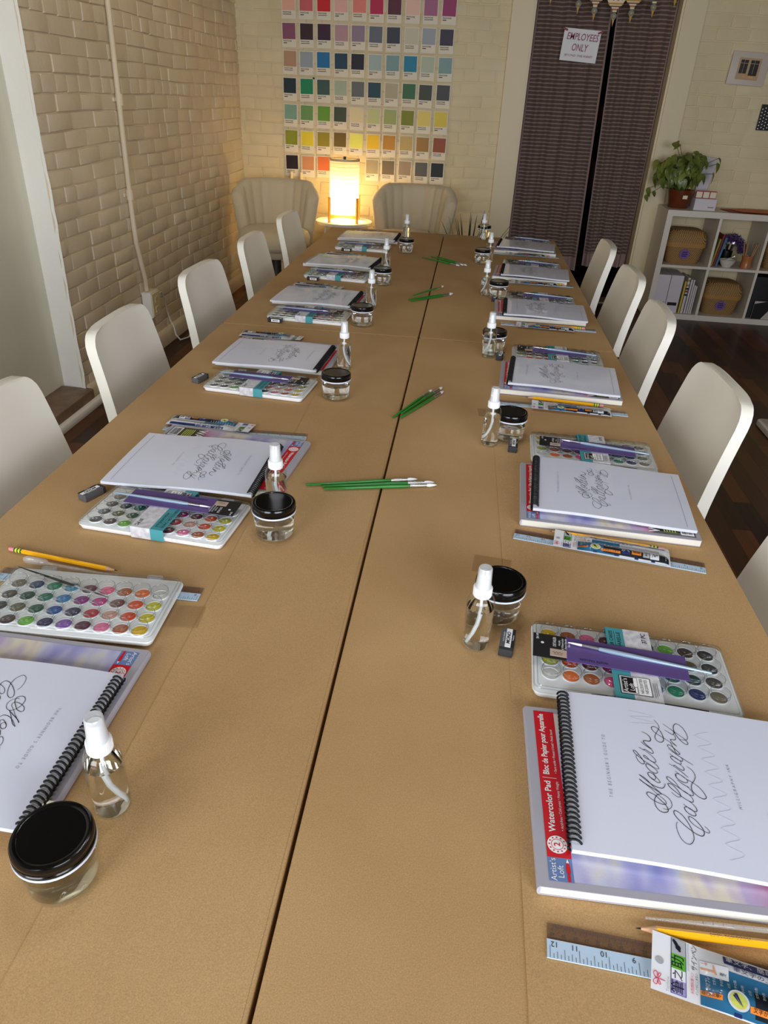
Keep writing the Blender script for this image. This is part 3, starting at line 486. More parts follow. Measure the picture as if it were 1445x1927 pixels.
def make_pencil():
    t = thing('pencil', cat='pencil', group='yellow pencils at the places'); r = .0037
    hexr = lambda x, k: [(x, k*math.cos(PI/3*j+PI/6), k*math.sin(PI/3*j+PI/6)) for j in range(6)]
    z = .0034
    def sh(rs): return [[(p[0], p[1], p[2]+z) for p in q] for q in rs]
    k = MB(); k.loft(sh([hexr(-.0765, r), hexr(.0715, r)]), 0)
    k.text("DIXON  TICONDEROGA", .0034, -.012, .0002, z+r*.87+.0002, 0, 1, bold=.01, fit=.036); k.build('body', ['pencil_yellow', 'print_black'], t, 20)
    k = MB(); k.tube([(-.0902,0,z), (-.0765,0,z)], [.0010, .0036], 12); k.build('wood_point', 'pencil_wood', t)
    k = MB(); k.tube([(-.0950,0,z), (-.0902,0,z)], [.0002, .0010], 8); k.build('graphite_tip', 'graphite', t)
    k = MB()
    for i, mi in enumerate((0,1,0,1,0)): k.tube([(.0715+i*.0027,0,z), (.0742+i*.0027,0,z)], .0038, 14, mi)
    k.build('ferrule', ['ferrule_green', 'ferrule_yellow'], t)
    k = MB(); k.tube([(.0850,0,z), (.0935,0,z), (.0948,0,z)], [.0034, .0034, .0026], 12); k.build('rubber', 'eraser_pink', t)
    return t
def make_ruler():
    t = thing('ruler', cat='ruler', group='twelve inch rulers at the places')
    k = MB(); k.box(-.155, .155, -.0155, .001, 0, .0012); k.build('white_scale', 'ruler_white', t)
    k = MB(); k.box(-.155, .155, .001, .0155, 0, .0012); k.build('clear_scale', 'ruler_smoke', t)
    k = MB(); z = .0015
    for i in range(12*16+1):
        x = .1524-i*.3048/192; ln = .0105 if i % 16 == 0 else .0085 if i % 8 == 0 else .006 if i % 4 == 0 else .004 if i % 2 == 0 else 0
        if ln: k.rect(x-.00018, x+.00018, -.0152, -.0152+ln, z)
        if i % 16 == 0: k.text(str(i//16), .0068, x-.004 if i < 192 else x+.004, -.0032, z, 180)
    for i in range(0, 301):
        x = .150-i*.001; ln = .007 if i % 10 == 0 else .0055 if i % 5 == 0 else .004
        k.rect(x-.00013, x+.00013, .0152-ln, .0152, z)
        if i % 10 == 0: k.text(str(i//10), .0040, x, .0055, z, 180)
    k.build('markings', 'ruler_ink', t)
    return t
def make_eraser():
    t = thing('boxed_eraser', cat='eraser', group='boxed erasers at the places')
    k = MB(); k.rprism(.045, .0185, 0, .0122, .0012, bev=.0008, seg=2); k.build('eraser_block', 'eraser_black', t)
    k = MB(); x0, x1 = -.016, .0228
    for y0, y1, mi in ((-.0096, -.0052, 1), (-.0052, .0026, 2), (.0026, .0096, 0)): k.box(x0, x1, y0, y1, .0122, .0127, mi)
    k.box(x0, x1, -.0097, -.0092, 0, .0127, 1); k.box(x0, x1, .0092, .0097, 0, .0127, 0); k.box(x1-.0004, x1, -.0096, .0096, 0, .0127, 0)
    z = .0130; k.text("MONO", .0068, .003, -.0013, z, 0, 3, bold=.03, shear=.15, fit=.025); k.text("PLASTIC ERASER", .0026, .004, .0050, z, 0, 2, fit=.020); k.text("Tombow", .0032, .004, -.0074, z, 0, 2)
    X = Matrix.Translation((0, -.0099, 0)) @ Matrix.Rotation(PI/2, 4, 'X'); k.rect(-.010, .018, .002, .0105, 0, 2, X); k.text("MONO", .0058, .004, .0062, .0002, 0, 3, bold=.03, shear=.15, X=X)
    k.build('card_sleeve', ['sleeve_grey', 'sleeve_black', 'print_white', 'print_black'], t)
    return t
def make_bottle():
    t = thing('spray_bottle', cat='spray bottle', group='clear spray bottles along the table')
    k = MB(); k.lathe([(.0001,.0016), (.0120,.0010), (.0170,.0002), (.0184,.0022), (.0187,.006), (.0187,.070), (.0178,.0775), (.0150,.0830), (.0115,.0858), (.0085,.0868), (.0085,.0900)], 36); k.build('bottle_body', 'glass_thin', t)
    k = MB(); k.lathe([(.0001,.0030), (.0125,.0028), (.0165,.0030), (.0176,.006), (.0178,.066), (.0165,.0662), (.0001,.0660)], 32); fixn(k.build('water', 'water', t, 60))
    k = MB(); k.tube([(0,0,.088), (.0005,0,.070), (.001,.0005,.055), (-.001,0,.040), (-.005,-.001,.026), (-.011,-.002,.014), (-.0145,-.002,.009)], .0021, 10); k.build('dip_tube', 'tube_white', t)
    k = MB(); k.lathe([(.0092,.0845), (.0119,.0846), (.0122,.0855), (.0122,.0975), (.0117,.0985), (.0106,.0988), (.0001,.0988)], 32)
    for i in range(40):
        a = 2*PI*i/40; k.box(-.0004, .0004, .0118, .0125, .0860, .0970, 0, Matrix.Rotation(a, 4, 'Z'))
    k.build('collar', 'cap_white', t)
    k = MB(); k.lathe([(.0082,.0988), (.0082,.1040), (.0086,.1045), (.0082,.1150), (.0078,.1195), (.0070,.1205), (.0040,.1195), (.0001,.1195)], 28); k.tube([(0,-.0080,.1125), (0,-.0100,.1125)], .0022, 10); k.build('nozzle', 'cap_white', t)
    k = MB(); k.lathe([(.0106,.0990), (.0106,.1025), (.0100,.1045), (.0089,.1268), (.0080,.1281), (.0001,.1283)], 32); k.build('cap', 'clear_cap', t)
    return t
def make_jar(cloudy=False):
    t = thing('glass_jar', cat='jar', group='black lidded jars along the table')
    k = MB(); k.lathe([(.0001,.0035), (.0200,.0030), (.0270,.0010), (.0300,.0006), (.0322,.0030), (.0332,.0080), (.0338,.0300), (.0344,.0420), (.0346,.0480), (.0336,.0500)], 40); k.build('glass', 'glass_thin', t)
    k = MB(); k.lathe([(.0001,.0052), (.0220,.0048), (.0295,.0050), (.0312,.0080), (.0326,.0300), (.0328,.0340), (.0310,.0343), (.0001,.0341)], 36); fixn(k.build('water', 'water_cloudy' if cloudy else 'water', t, 60))
    k = MB(); k.lathe([(.0348,.0470), (.0362,.0472), (.0364,.0486), (.0362,.0498), (.0346,.0500)], 40); k.build('lid_liner', 'lid_ring', t)
    k = MB(); k.lathe([(.0346,.0500), (.0358,.0500), (.0360,.0525), (.0352,.0535), (.0352,.0560), (.0358,.0572), (.0356,.0610), (.0344,.0632), (.0322,.0640), (.0300,.0636), (.0290,.0628), (.0001,.0628)], 48); k.build('lid', 'lid_black', t)
    k = MB(); k.lathe([(.0340,.0498), (.0001,.0500), (.0001,.0512), (.0340,.0510), (.0340,.0498)], 40); k.build('lid_underside', 'cap_white', t)
    k = MB(); X = Matrix.Rotation(R(-28), 4, 'Z')
    def emb(x, y):
        a = x/.0335; return ((.0340+y*0)*math.sin(a), -(.0340)*math.cos(a), .020+y)
    for r in (.0085, .0068):
        pts = [emb(r*1.35*math.cos(2*PI*i/24), r*.8*math.sin(2*PI*i/24)) for i in range(25)]; k.tube(pts, .0005, 5, X=X)
    k.build('embossed_ring', 'glass_thin', t)
    return t
def make_brush():
    t = thing('paintbrush', cat='paintbrush', group='green handled brushes across the table seam'); z = .0036
    k = MB(); k.tube([(-.108,0,z), (-.106,0,z), (-.060,0,z), (.010,0,z), (.040,0,z), (.056,0,z)], [.0012, .0022, .0026, .0035, .0034, .0026], 12); k.build('handle', 'handle_green', t)
    k = MB(); k.tube([(.056,0,z), (.066,0,z), (.088,0,z)], [.0030, .0034, .0030], 12); k.build('ferrule', 'ferrule', t)
    k = MB(); k.tube([(.088,0,z), (.094,0,z), (.102,0,z), (.108,0,z)], [.0029, .0037, .0024, .0003], 10); k.build('bristles', 'bristle_white', t)
    return t
def make_pipette():
    t = thing('plastic_pipette', cat='pipette', group='clear plastic pipettes'); z = .0062
    k = MB(); k.tube([(-.0775,0,z), (-.0760,0,z), (-.0720,0,z), (-.0460,0,z), (-.0400,0,z), (-.0360,0,z-.0015), (.020,0,z-.0025), (.0775,0,z-.0042)], [.0008, .0040, .0058, .0058, .0046, .0024, .0022, .0011], 16)
    k.build('tube', 'hazy_plastic', t)
    k = MB()
    for i in range(6): k.tube([(-.018+i*.009, -.0016, z-.0004), (-.018+i*.009, .0016, z-.0004)], .0003, 4)
    k.build('graduation', 'caption_grey', t)
    return t

ORD = ['', 'first', 'second', 'third', 'fourth', 'fifth', 'sixth']
def where(st):
    n = int(st[1]); return '%s place from the lamp end, %s side' % (ORD[7-n], 'brick wall' if st[0] == 'L' else 'cube shelf')
def setout(proto, table, desc, z=.0012, special={}):
    first = True
    for st, v in table.items():
        x, y = v[0], v[1]; a = v[2] if len(v) > 2 else 0
        if st[0] == 'L': a += 180
        zz = T+z+(v[3] if len(v) > 3 else 0)
        lab = '%s, %s' % (special.get(st, desc), where(st))
        if first: proto.location = (x, y, zz); proto.rotation_euler = (0,0,R(a)); proto['label'] = lab; first = False
        else: dup(proto, (x, y, zz), R(a), lab)
WB = {'R1': (.3025,.5497,-2.5), 'R2': (.3131,1.2119,-4.8), 'R3': (.2932,1.8536,-5.4), 'R4': (.2992,2.5391,-3), 'R5': (.3093,3.166,-4.6), 'R6': (.3114,3.808,-7), 'L1': (-.5030,.5030,-1.26), 'L2': (-.4692,1.1777,-.8), 'L3': (-.4807,1.8478,-3), 'L4': (-.4938,2.5039,-3.6), 'L5': (-.5003,3.1388,-6.5), 'L6': (-.4757,3.8026,-2)}
setout(make_workbook(), WB, 'white spiral calligraphy workbook', .0012+.0152)
PD = {'R1': (.2776,.5277,.2), 'R2': (.3016,1.1959,-3), 'R3': (.2816,1.8415,-3.5), 'R4': (.2815,2.5557,-1.5), 'R5': (.2914,3.178,-5.5), 'R6': (.2986,3.785,-3), 'L1': (-.5074,.5525,-1), 'L2': (-.4418,1.228,-5), 'L3': (-.472,1.885,-3), 'L4': (-.484,2.545,-3.5), 'L5': (-.507,3.175,-6), 'L6': (-.478,3.84,-2)}
setout(make_pad(), PD, 'grey watercolor pad with red stripe')
PL = {'R1': (.2668,.7325,-3), 'R2': (.3074,1.4014,-2.6), 'R3': (.2956,2.047,-2.5), 'R4': (.297,2.729,-2.5), 'R5': (.308,3.364,-3), 'R6': (.318,3.985,-4), 'L2': (-.4595,.9994,-5.3), 'L3': (-.4675,1.6458,-6), 'L4': (-.4804,2.302,-4), 'L5': (-.4891,2.913,-6), 'L6': (-.4773,3.548,-2)}
setout(make_palette(), PL, 'sleeved palette of paint pans')
p = make_palette(False); p.location = (-.486, .7443, T+.0030); p.rotation_euler = (0,0,R(181.7)); p['label'] = 'open unsleeved paint palette, ' + where('L1')
BP = {'R1': (.2382,.7384,-5.1), 'R2': (.2957,1.4029,-6), 'R3': (.2800,2.0560,-5), 'R4': (.290,2.735,-4), 'R5': (.300,3.360,-4), 'R6': (.310,3.990,-5), 'L2': (-.4382,1.0215,-4), 'L3': (-.4502,1.6575,-4), 'L4': (-.470,2.308,-4), 'L5': (-.480,2.918,-5), 'L6': (-.470,3.553,-2)}
setout(make_brushpack(), BP, 'fine brush on a purple card', .0012+.0222)
RU = {'R1': (.2856,.3611,-3.6), 'R2': (.2852,1.033,-9.6), 'R3': (.2751,1.6682,-2), 'R4': (.3012,2.390,-2), 'R5': (.300,3.033,-3), 'R6': (.303,3.648,-3), 'L2': (-.4515,1.3700,182)}
setout(make_ruler(), RU, 'clear and white inch ruler')
for o in list(bpy.data.objects):
    if o.name == 'ruler': rl = dup(o, (-.4891,.8037,T+.0012), 0, 'inch ruler poking from under the open palette, ' + where('L1')[:where('L1').index(',')])
PC = {'R1': (.3058,.3913,.7), 'R2': (.2864,1.0602,-7.8), 'R3': (.2834,1.7056,-5.6), 'R4': (.3258,2.398,-2), 'R5': (.325,3.043,-3), 'R6': (.320,3.656,-3), 'L1': (-.5676,.8489,-8.3)}
setout(make_pencil(), PC, 'yellow pencil with pink rubber', .0022)
PN = {'R1': (.3120,.3432,-12.6), 'R2': (.2919,1.034,-9.2), 'R3': (.2951,1.6570,-4.5), 'R4': (.2906,2.372,-5), 'R5': (.300,3.025,-4), 'R6': (.300,3.640,-4), 'L2': (-.5126,1.3892,-4), 'L3': (-.5464,2.053,-2.5), 'L4': (-.5335,2.7161,-5), 'L5': (-.53,3.350,-4), 'L6': (-.49,4.000,-3)}
setout(make_pen(), PN, 'brush pen in printed pouch', .0030)
ER = {'R1': (.1087,.7626,82.1), 'R2': (.1440,1.4187-.008,85.3), 'R3': (.1330,2.0250,80), 'R4': (.1320,2.7130,80), 'L2': (-.6177,1.0523,67), 'L3': (-.628,1.6589,74)}
er = make_eraser(); setout(er, ER, 'boxed black eraser')
for st, (x, y, a) in {'L4': (-.5765,2.222,-5), 'L5': (-.577,2.832,-7), 'L6': (-.5455,3.468,-4)}.items():
    dup(er, (x, y, T+.0012), R(a), 'boxed eraser against the palette edge, ' + where(st))
BT = {'R1': (.0663,.7594), 'R2': (.0937,1.4240), 'R3': (.0990,2.0310), 'R4': (.0960,2.7850), 'R5': (.1200,3.4300), 'R6': (.0950,4.0180), 'L1': (-.3036,.4468), 'L2': (-.2841,1.0636), 'L3': (-.2900,1.8305), 'L4': (-.3011,2.4765), 'L5': (-.3200,3.1071), 'L6': (-.2952,3.8311)}
setout(make_bottle(), {k: v+(random.uniform(-60, 60) if k not in ('R1', 'L1') else (20 if k == 'R1' else 0),) for k, v in BT.items()}, 'white capped spray bottle')
JR = {'R1': (.0960,.8290,20), 'R2': (.1360,1.4630,0), 'R3': (.1135,2.0870,0), 'R4': (.1430,2.7520,0), 'R5': (.0860,3.3860,0), 'R6': (.0990,4.0830,0), 'L2': (-.2684,.9845,180), 'L3': (-.2753,1.6194,180), 'L4': (-.3014,2.2581,180), 'L5': (-.3042,2.8393,180), 'L6': (-.2702,3.523,180)}
setout(make_jar(), JR, 'black lidded water jar')
j = make_jar(True); j.location = (-.3148,.3678,T+.0012); j.rotation_euler = (0,0,R(75)); j['label'] = 'jar of cloudy water, ' + where('L1')
pp = make_pipette(); pp.location = (-.5463,.8310,T+.0012); pp.rotation_euler = (0,0,R(-5)); pp['label'] = 'clear plastic pipette between yellow pencil and open palette'
dup(pp, (.3003,.4035,T+.0012), R(181), 'clear plastic pipette between yellow pencil and pad, cube shelf side')
br = make_brush(); first = True
for grp, tid, items in (('fourth', 'bundle', ((-.1501,1.1905,17.2,0), (-.1182,1.1872,15.4,0), (-.1127,1.1775,15.2,0))), ('third', 'bundle', ((-.0855,1.6143,68.2,0), (-.0621,1.6147,64.7,0), (-.0640,1.6412,66.1,0))),
                        ('second', 'bundle', ((-.1153,2.7464,60.8,.0066), (-.1032,2.6874,42.7,0), (-.0988,2.6728,46.5,0))), ('first', 'bundle', ((-.0967,3.3479,-36.2,0), (-.0700,3.3741,-43.8,0), (-.0491,3.3790,-48.6,0)))):
    for i, (x, y, a, dz) in enumerate(items):
        lab = 'green brush %s the %s bundle from the lamp end' % (('on the brick wall side of', 'in the middle of', 'on the cube shelf side of')[i], grp)
        if first: br.location = (x, y, T+.0012+dz); br.rotation_euler = (0,0,R(a)); br['label'] = lab; first = False
        else: dup(br, (x, y, T+.0012+dz), R(a), lab)
# ------------------------------------------------------------------ tables and paper
TY0, TYJ, TY1 = .02, 2.170, 4.130
XL0, XS, XR1 = -.735, -.1125, .484
def make_table(x0, x1, y0, y1, label):
    cx, cy = (x0+x1)/2, (y0+y1)/2; t = thing('folding_table', label, 'table', (cx, cy, 0), 0, 'paper covered folding tables'); w, d = x1-x0-.012, y1-y0-.012
    k = MB(); k.rprism(w, d, T-.040, T-.006, .02, bev=.004); k.build('tabletop', 'table_white', t)
    for sy in (-1, 1):
        k = MB(); k.tube([(0, sy*(d/2-.30), T-.04), (0, sy*(d/2-.30), .03)], .022, 12); k.rprism(.05, .07, 0, .032, .02, cy=sy*(d/2-.30), bev=.006); k.build('leg', 'metal_white', t)
    return t
make_table(XL0, XS-.002, TY0, TYJ, 'white folding table under kraft paper, brick wall side, camera end'); make_table(XL0, XS-.002, TYJ+.004, TY1, 'white folding table under kraft paper, brick wall side, lamp end')
make_table(XS+.002, XR1, TY0, TYJ, 'white folding table under kraft paper, cube shelf side, camera end'); make_table(XS+.002, XR1, TYJ+.004, TY1, 'white folding table under kraft paper, cube shelf side, lamp end')
def make_paper(x0, x1, y0, y1, label, overlap=None, tapes=()):
    t = thing('paper_cover', label, 'table paper', (0,0,0), 0, 'kraft paper table covers')
    n = 12; w = x1-x0
    def prof(y):
        r = .004; P = [(x0+.03, T-.047), (x0, T-.044), (x0, T-r)]
        P += [(x0+r*(1-math.cos(a)), T-r+r*math.sin(a)) for a in (PI/8, PI/4, 3*PI/8, PI/2)]
        P += [(x0+w*i/n, T) for i in range(1, n)]
        P += [(x1-r*(1-math.cos(a)), T-r+r*math.sin(a)) for a in (PI/2, 3*PI/8, PI/4, PI/8)]
        P += [(x1, T-r), (x1, T-.044), (x1-.03, T-.047)]
        return [(a, y, b) for a, b in P]
    k = MB(); ys = [y0+.003, y0]; ys = [y0+(y1-y0)*i/40 for i in range(41)]
    k.loft([prof(y) for y in ys], 0, False, False, closed=False)
    for y in (y0, y1): k.add([(x0+.004, y, T), (x1-.004, y, T), (x1-.004, y, T-.041), (x0+.004, y, T-.041)], [(0,1,2,3) if y == y0 else (3,2,1,0)])
    fixn(k.build('sheet', 'kraft', t, 60))
    if overlap:
        (a0, a1, b0, b1, wob, side) = overlap; k = MB()
        def f(u, v):
            y = b0+(b1-b0)*v; e = wob*math.sin(y*2.1+.4)
            l, r = (a0+e, a1) if side == 'l' else (a0, a1+e)
            edge = u if side == 'l' else 1-u
            return (l+(r-l)*u, y, T+.0010-.0006*min(1, max(0, (edge-.02)/.2)))
        k.grid(f, 14, 60)
        n0 = 61
        if side == 'l': k.add([f(0, j/60) for j in range(61)]+[(f(0, j/60)[0], f(0, j/60)[1], T) for j in range(61)], [(j, j+1, 62+j, 61+j) for j in range(60)])
        else: k.add([f(1, j/60) for j in range(61)]+[(f(1, j/60)[0], f(1, j/60)[1], T) for j in range(61)], [(j+1, j, 61+j, 62+j) for j in range(60)])
        k.build('overlapping_sheet', 'kraft', t, 30)
    for (cx, cy, a) in tapes:
        k = MB(); k.rect(-.030, .030, -.024, .024, 0); k.build('clear_tape', 'tape_film', t, loc=(cx, cy, T+.0014), rot=R(a))
    return t
make_paper(XL0, XS-.002, TY0, TYJ, 'brown kraft paper on the brick wall side table, camera end', (-.325, XS-.006, TY0+.01, 1.62, .006, 'l'), [(-.345, .752, 4)])
make_paper(XL0, XS-.002, TYJ+.004, TY1, 'brown kraft paper on the brick wall side table, lamp end')
make_paper(XS+.002, XR1, TY0, TYJ, 'brown kraft paper on the cube shelf side table, camera end', (.106, XR1-.004, TY0+.01, 1.50, .006, 'l'), [(.092, .955, -6), (.100, 1.60, 4)])
make_paper(XS+.002, XR1, TYJ+.004, TY1, 'brown kraft paper on the cube shelf side table, lamp end')

# ------------------------------------------------------------------ chairs
def make_chair():
    t = thing('dining_chair', cat='chair', group='white plastic chairs along the table')
    # local: seat centre at x=0, back towards +x
    def sec(z, w, xc, th):
        o = []; n = 10
        for i in range(n+1):
            v = -1+2*i/n; o.append((xc-.010*abs(v)**4-.004, v*w/2, z))
        e = []
        for i in range(n+1):
            v = 1-2*i/n; e.append((xc-.010*abs(v)**4-.004+th, v*w/2*.995, z))
        return o+e
    k = MB(); rows = []; zb, zt = .585, .853
    H = zt-zb
    for s in (0, .15, .35, .55, .72, .82, .89, .94, .97, .99, 1.0):
        z = zb+H*s; w = .398-.050*s
        c = .046
        if (zt-z) < c: w -= 2*(c-math.sqrt(max(0, c*c-(c-(zt-z))**2)))
        rows.append(sec(z, w, .188+.055*s**1.2, .029-.003*s))
    r0 = [(p[0]+.004, p[1]*.97, p[2]-.006) for p in rows[0]]
    k.loft([r0]+rows, 0); k.build('backrest', 'chair_white', t, 50)
    for s in (-1, 1):
        k = MB(); k.tube([(.192, s*.165, .60), (.186, s*.165, .52), (.165, s*.165, .455)], [.014, .015, .016], 8); k.build('back_bracket', 'chair_white', t)
    k = MB(); k.rprism(.36, .42, .43, .462, .06, bev=.010, cx=.02); k.build('seat', 'chair_white', t)
    for sx in (-1, 1):
        for sy in (-1, 1):
            k = MB(); k.tube([(.02+sx*.13, sy*.16, .435), (.02+sx*.165, sy*.20, 0)], [.015, .011], 10); k.build('leg', 'metal_white', t)
    return t
ch = make_chair(); first = True
for side, x, ys in (('R', .385, (.965, 1.640, 2.300, 2.860, 3.470)), ('L', -.655, (1.185, 1.800, 2.440, 3.090, 3.750))):
    for i, y in enumerate(ys):
        lab = 'white plastic chair, %s from the lamp end on the %s side of the table' % (ORD[5-i], 'brick wall' if side == 'L' else 'cube shelf')
        a = 0 if side == 'R' else 180; xx = x+(.02*(i >= 3) if side == 'R' else 0); a += (0, 1.5, -2, 1, -1)[i]
        if first: ch.location = (xx, y, 0); ch.rotation_euler = (0,0,R(a)); ch['label'] = lab; first = False
        else: dup(ch, (xx, y, 0), R(a), lab)

# ------------------------------------------------------------------ room
YB = 6.03; XW = -1.78; XR = 3.60; HC = 3.15; YF = -1.3
def brick_wall(name, u0, u1, h0, h1, place, material, course=.070, long=.215, seed=1, depth=.007, back=.10):
    rnd = random.Random(seed); k = MB(); z = h0; row = 0
    def wob(u, zz): return .004*math.sin(u*2.3+zz*1.7+seed)+.003*math.sin(u*6.1+zz*9)
    while z < h1-.01:
        z1 = min(z+course, h1); u = u0-(row % 2)*long*.5-rnd.uniform(0, .06); hdr = rnd.random() < .22
        while u < u1:
            ln = (long*.5 if (hdr or rnd.random() < .12) else long)*rnd.uniform(.9, 1.1); a, b = max(u, u0), min(u+ln, u1)
            if b-a > .02:
                d = depth+rnd.uniform(-.0025, .003); g = .0032; e = .0034
                j = lambda: rnd.uniform(-.0022, .0022)
                lo = lambda q: z+wob(q, z); hi = lambda q: z1+wob(q, z1)
                o = [(a+g*(a > u0), lo(a)+g), (b-g*(b < u1), lo(b)+g), (b-g*(b < u1), hi(b)-g), (a+g*(a > u0), hi(a)-g)]; o = [(p[0]+(j() if u0 < p[0] < u1 else 0), p[1]+j()) for p in o]
                c = (sum(p[0] for p in o)/4, sum(p[1] for p in o)/4)
                mid = [(p[0]+(e*.5 if p[0] < c[0] else -e*.5), p[1]+(e*.4 if p[1] < c[1] else -e*.4)) for p in o]
                inn = [(p[0]+(e*1.6 if p[0] < c[0] else -e*1.6), p[1]+(e*1.3 if p[1] < c[1] else -e*1.3)) for p in o]
                t1, t2 = rnd.uniform(-.0007, .0007), rnd.uniform(-.0007, .0007)
                vs = [place(p[0], p[1], -.001) for p in o]+[place(p[0], p[1], d*.85) for p in mid]+[place(p[0], p[1], d+(t1 if i < 2 else t2)) for i, p in enumerate(inn)]
                k.add(vs, [(i, (i+1) % 4, 4+(i+1) % 4, 4+i) for i in range(4)]+[(4+i, 4+(i+1) % 4, 8+(i+1) % 4, 8+i) for i in range(4)]+[(8,9,10,11)])
            u += ln
        z = z1; row += 1
    k.add([place(u0, h0, 0), place(u1, h0, 0), place(u1, h1, 0), place(u0, h1, 0), place(u0, h0, -back), place(u1, h0, -back), place(u1, h1, -back), place(u0, h1, -back)], [(0,1,2,3), (4,7,6,5), (0,4,5,1), (3,2,6,7), (0,3,7,4), (1,5,6,2)])
    o = k.build(name, material, None, 50); fixn(o); return struct(o)
YN = 3.135
brick_wall('wall_left', YN, YB+.05, 0, HC, lambda u, z, d: (XW+d, u, z), 'brick_paint', seed=3, depth=.0065, back=.008)
brick_wall('wall_back', XW-.05, .18, 0, HC, lambda u, z, d: (u, YB-d, z), 'brick_paint_back', seed=5, depth=.0042, course=.078, long=.235)
brick_wall('wall_back_shelf', 1.465, XR, 0, HC, lambda u, z, d: (u, YB-d, z), 'brick_paint_back', seed=9, depth=.0045, course=.078, long=.235)
k = MB(); k.box(.18, 1.465, YB, YB+.1, 2.25, HC); struct(k.build('wall_back_lintel', 'wall_side'))
# plastered recess in the brick wall
k = MB(); k.box(-2.0, -1.90, YF, 3.175, 0, HC); struct(k.build('wall_left_plaster', 'plaster'))
k = MB(); rr = random.Random(4); n = 60
A = []; B = []
for i in range(n+1):
    z = HC*i/n; A.append((XW+.0098+.002*math.sin(z*9)+rr.uniform(-.002, .002), YN-.004+rr.uniform(-.002, .002), z)); B.append((-1.905, 3.168, z))
k.add(A+B, [(i, i+1, n+2+i, n+1+i) for i in range(n)])
o = k.build('wall_left_reveal', 'reveal_plaster', None, 180); struct(fixn(o))
k = MB(); k.rprism(.180, 2.6, .0, .085, .01, cx=-1.826, cy=1.845, bev=.006); struct(k.build('trim_1', 'ledge_tile'))
# floor, ceiling, other walls
k = MB(); k.box(-2.1, XR+.1, YF-.1, 7.7, -.06, 0); struct(k.build('floor', 'floor_wood'))
k = MB(); k.box(-2.1, XR+.1, YF-.1, 7.7, HC, HC+.06); struct(k.build('ceiling', 'ceiling_white'))
k = MB(); k.box(XR, XR+.1, YF-.1, YB+.1, 0, HC); struct(k.build('wall_right', 'wall_side'))
k = MB(); wx0, wx1, wz0, wz1, wp0, wp1 = -1.75, 2.7, .72, 2.10, -.42, .46
k.box(-2.0, wx0, YF-.1, YF, 0, HC); k.box(wx1, XR+.1, YF-.1, YF, 0, HC); k.box(wx0, wx1, YF-.1, YF, 0, wz0); k.box(wx0, wx1, YF-.1, YF, wz1, HC); k.box(wp0, wp1, YF-.1, YF, wz0, wz1); struct(k.build('wall_front', 'wall_side'))  # unseen centre pier, added to hold window light off the near table
k = MB()
for x in (wx0+.03, wp0-.03, wp1+.03, wx1-.03): k.box(x-.03, x+.03, YF-.08, YF-.02, wz0, wz1)
for z in (wz0+.03, wz1-.03): k.box(wx0, wp0, YF-.08, YF-.02, z-.03, z+.03); k.box(wp1, wx1, YF-.08, YF-.02, z-.03, z+.03)
struct(k.build('window_1', 'trim_white'))
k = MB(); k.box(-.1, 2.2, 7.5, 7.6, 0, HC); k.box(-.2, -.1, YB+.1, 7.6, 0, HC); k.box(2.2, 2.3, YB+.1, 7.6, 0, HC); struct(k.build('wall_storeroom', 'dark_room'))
# door casing
k = MB(); k.box(.176, .325, YB-.030, YB+.02, 0, 2.35); k.box(.325, .340, YB-.018, YB+.14, 0, 2.35); struct(k.build('trim_2', 'trim_white'))
k = MB(); k.box(1.318, 1.462, YB-.030, YB+.02, 0, 2.35); k.box(1.303, 1.318, YB-.018, YB+.16, 0, 2.35); struct(k.build('trim_3', 'trim_white'))
k = MB(); k.box(.185, 1.462, YB-.034, YB+.02, 2.25, 2.40); struct(k.build('trim_4', 'trim_white'))
k = MB(); k.box(.34, 1.303, YB-.02, YB+.16, 0, .012); struct(k.build('trim_5', 'ledge_tile'))
# baseboards
prof = [(0,0), (.020,0), (.024,.030), (.024,.075), (.016,.088), (.006,.094), (0,.096)]
k = MB(); k.loft([[(XW+.006+a, y, z) for a, z in prof] for y in (3.148, YB-.01)]); struct(fixn(k.build('baseboard_left', 'brick_paint', None, 60)))
k = MB(); k.loft([[(-1.735+a*.9, y, z*.42) for a, z in prof] for y in (.6, 3.30)]); struct(fixn(k.build('baseboard_left_low', 'metal_white', None, 60)))
k = MB(); k.loft([[(x, YB-.006-a, z) for a, z in prof] for x in (XW+.03, .18)]); struct(fixn(k.build('baseboard_back', 'trim_white')))
# conduit, outlet and cord on the brick wall
t = thing('wall_conduit', 'white painted conduit running down the brick wall to an outlet', 'pipe', (XW, 3.88, 1.5))
k = MB(); xx = .024; k.tube([(xx, .035, 1.64), (xx, .030, .60), (xx, -.005, -.40), (xx, -.012, -.70), (xx, -.005, -.86), (xx, .030, -.98), (xx+.004, .045, -1.06), (xx+.004, .045, -1.125)], .0135, 10); k.build('pipe', 'brick_paint', t)
for z, y in ((-.19, .010), (-.62, -.008)):
    k = MB(); k.tube([(xx, y, z-.025), (xx, y, z+.025)], .019, 10); k.box(-.0, .012, y-.035, y+.035, z-.008, z+.008); k.build('coupling', 'brick_paint', t)
t = thing('power_outlet', 'white surface outlet box low on the brick wall', 'outlet', (XW+.008, 3.945, .300))
k = MB(); k.rprism(.055, .115, -.070, .072, .006, bev=.004, cx=.0275); k.build('box', 'metal_white', t)
k = MB(); k.box(.055, .060, -.050, .050, -.062, .062); k.build('face_plate', 'trim_white', t)
for z in (-.028, .026):
    k = MB(); k.rprism(.003, .036, z-.016, z+.016, .001, cx=.0615); [k.box(.0625, .0632, s*.009-.0016, s*.009+.0016, z-.004, z+.008, 1) for s in (-1, 1)]; k.build('socket', ['trim_white', 'pin_black'], t)
t = thing('power_cable', 'white cord plugged into the wall outlet, trailing along the floor', 'cable', (XW+.03, 4.06, .30))
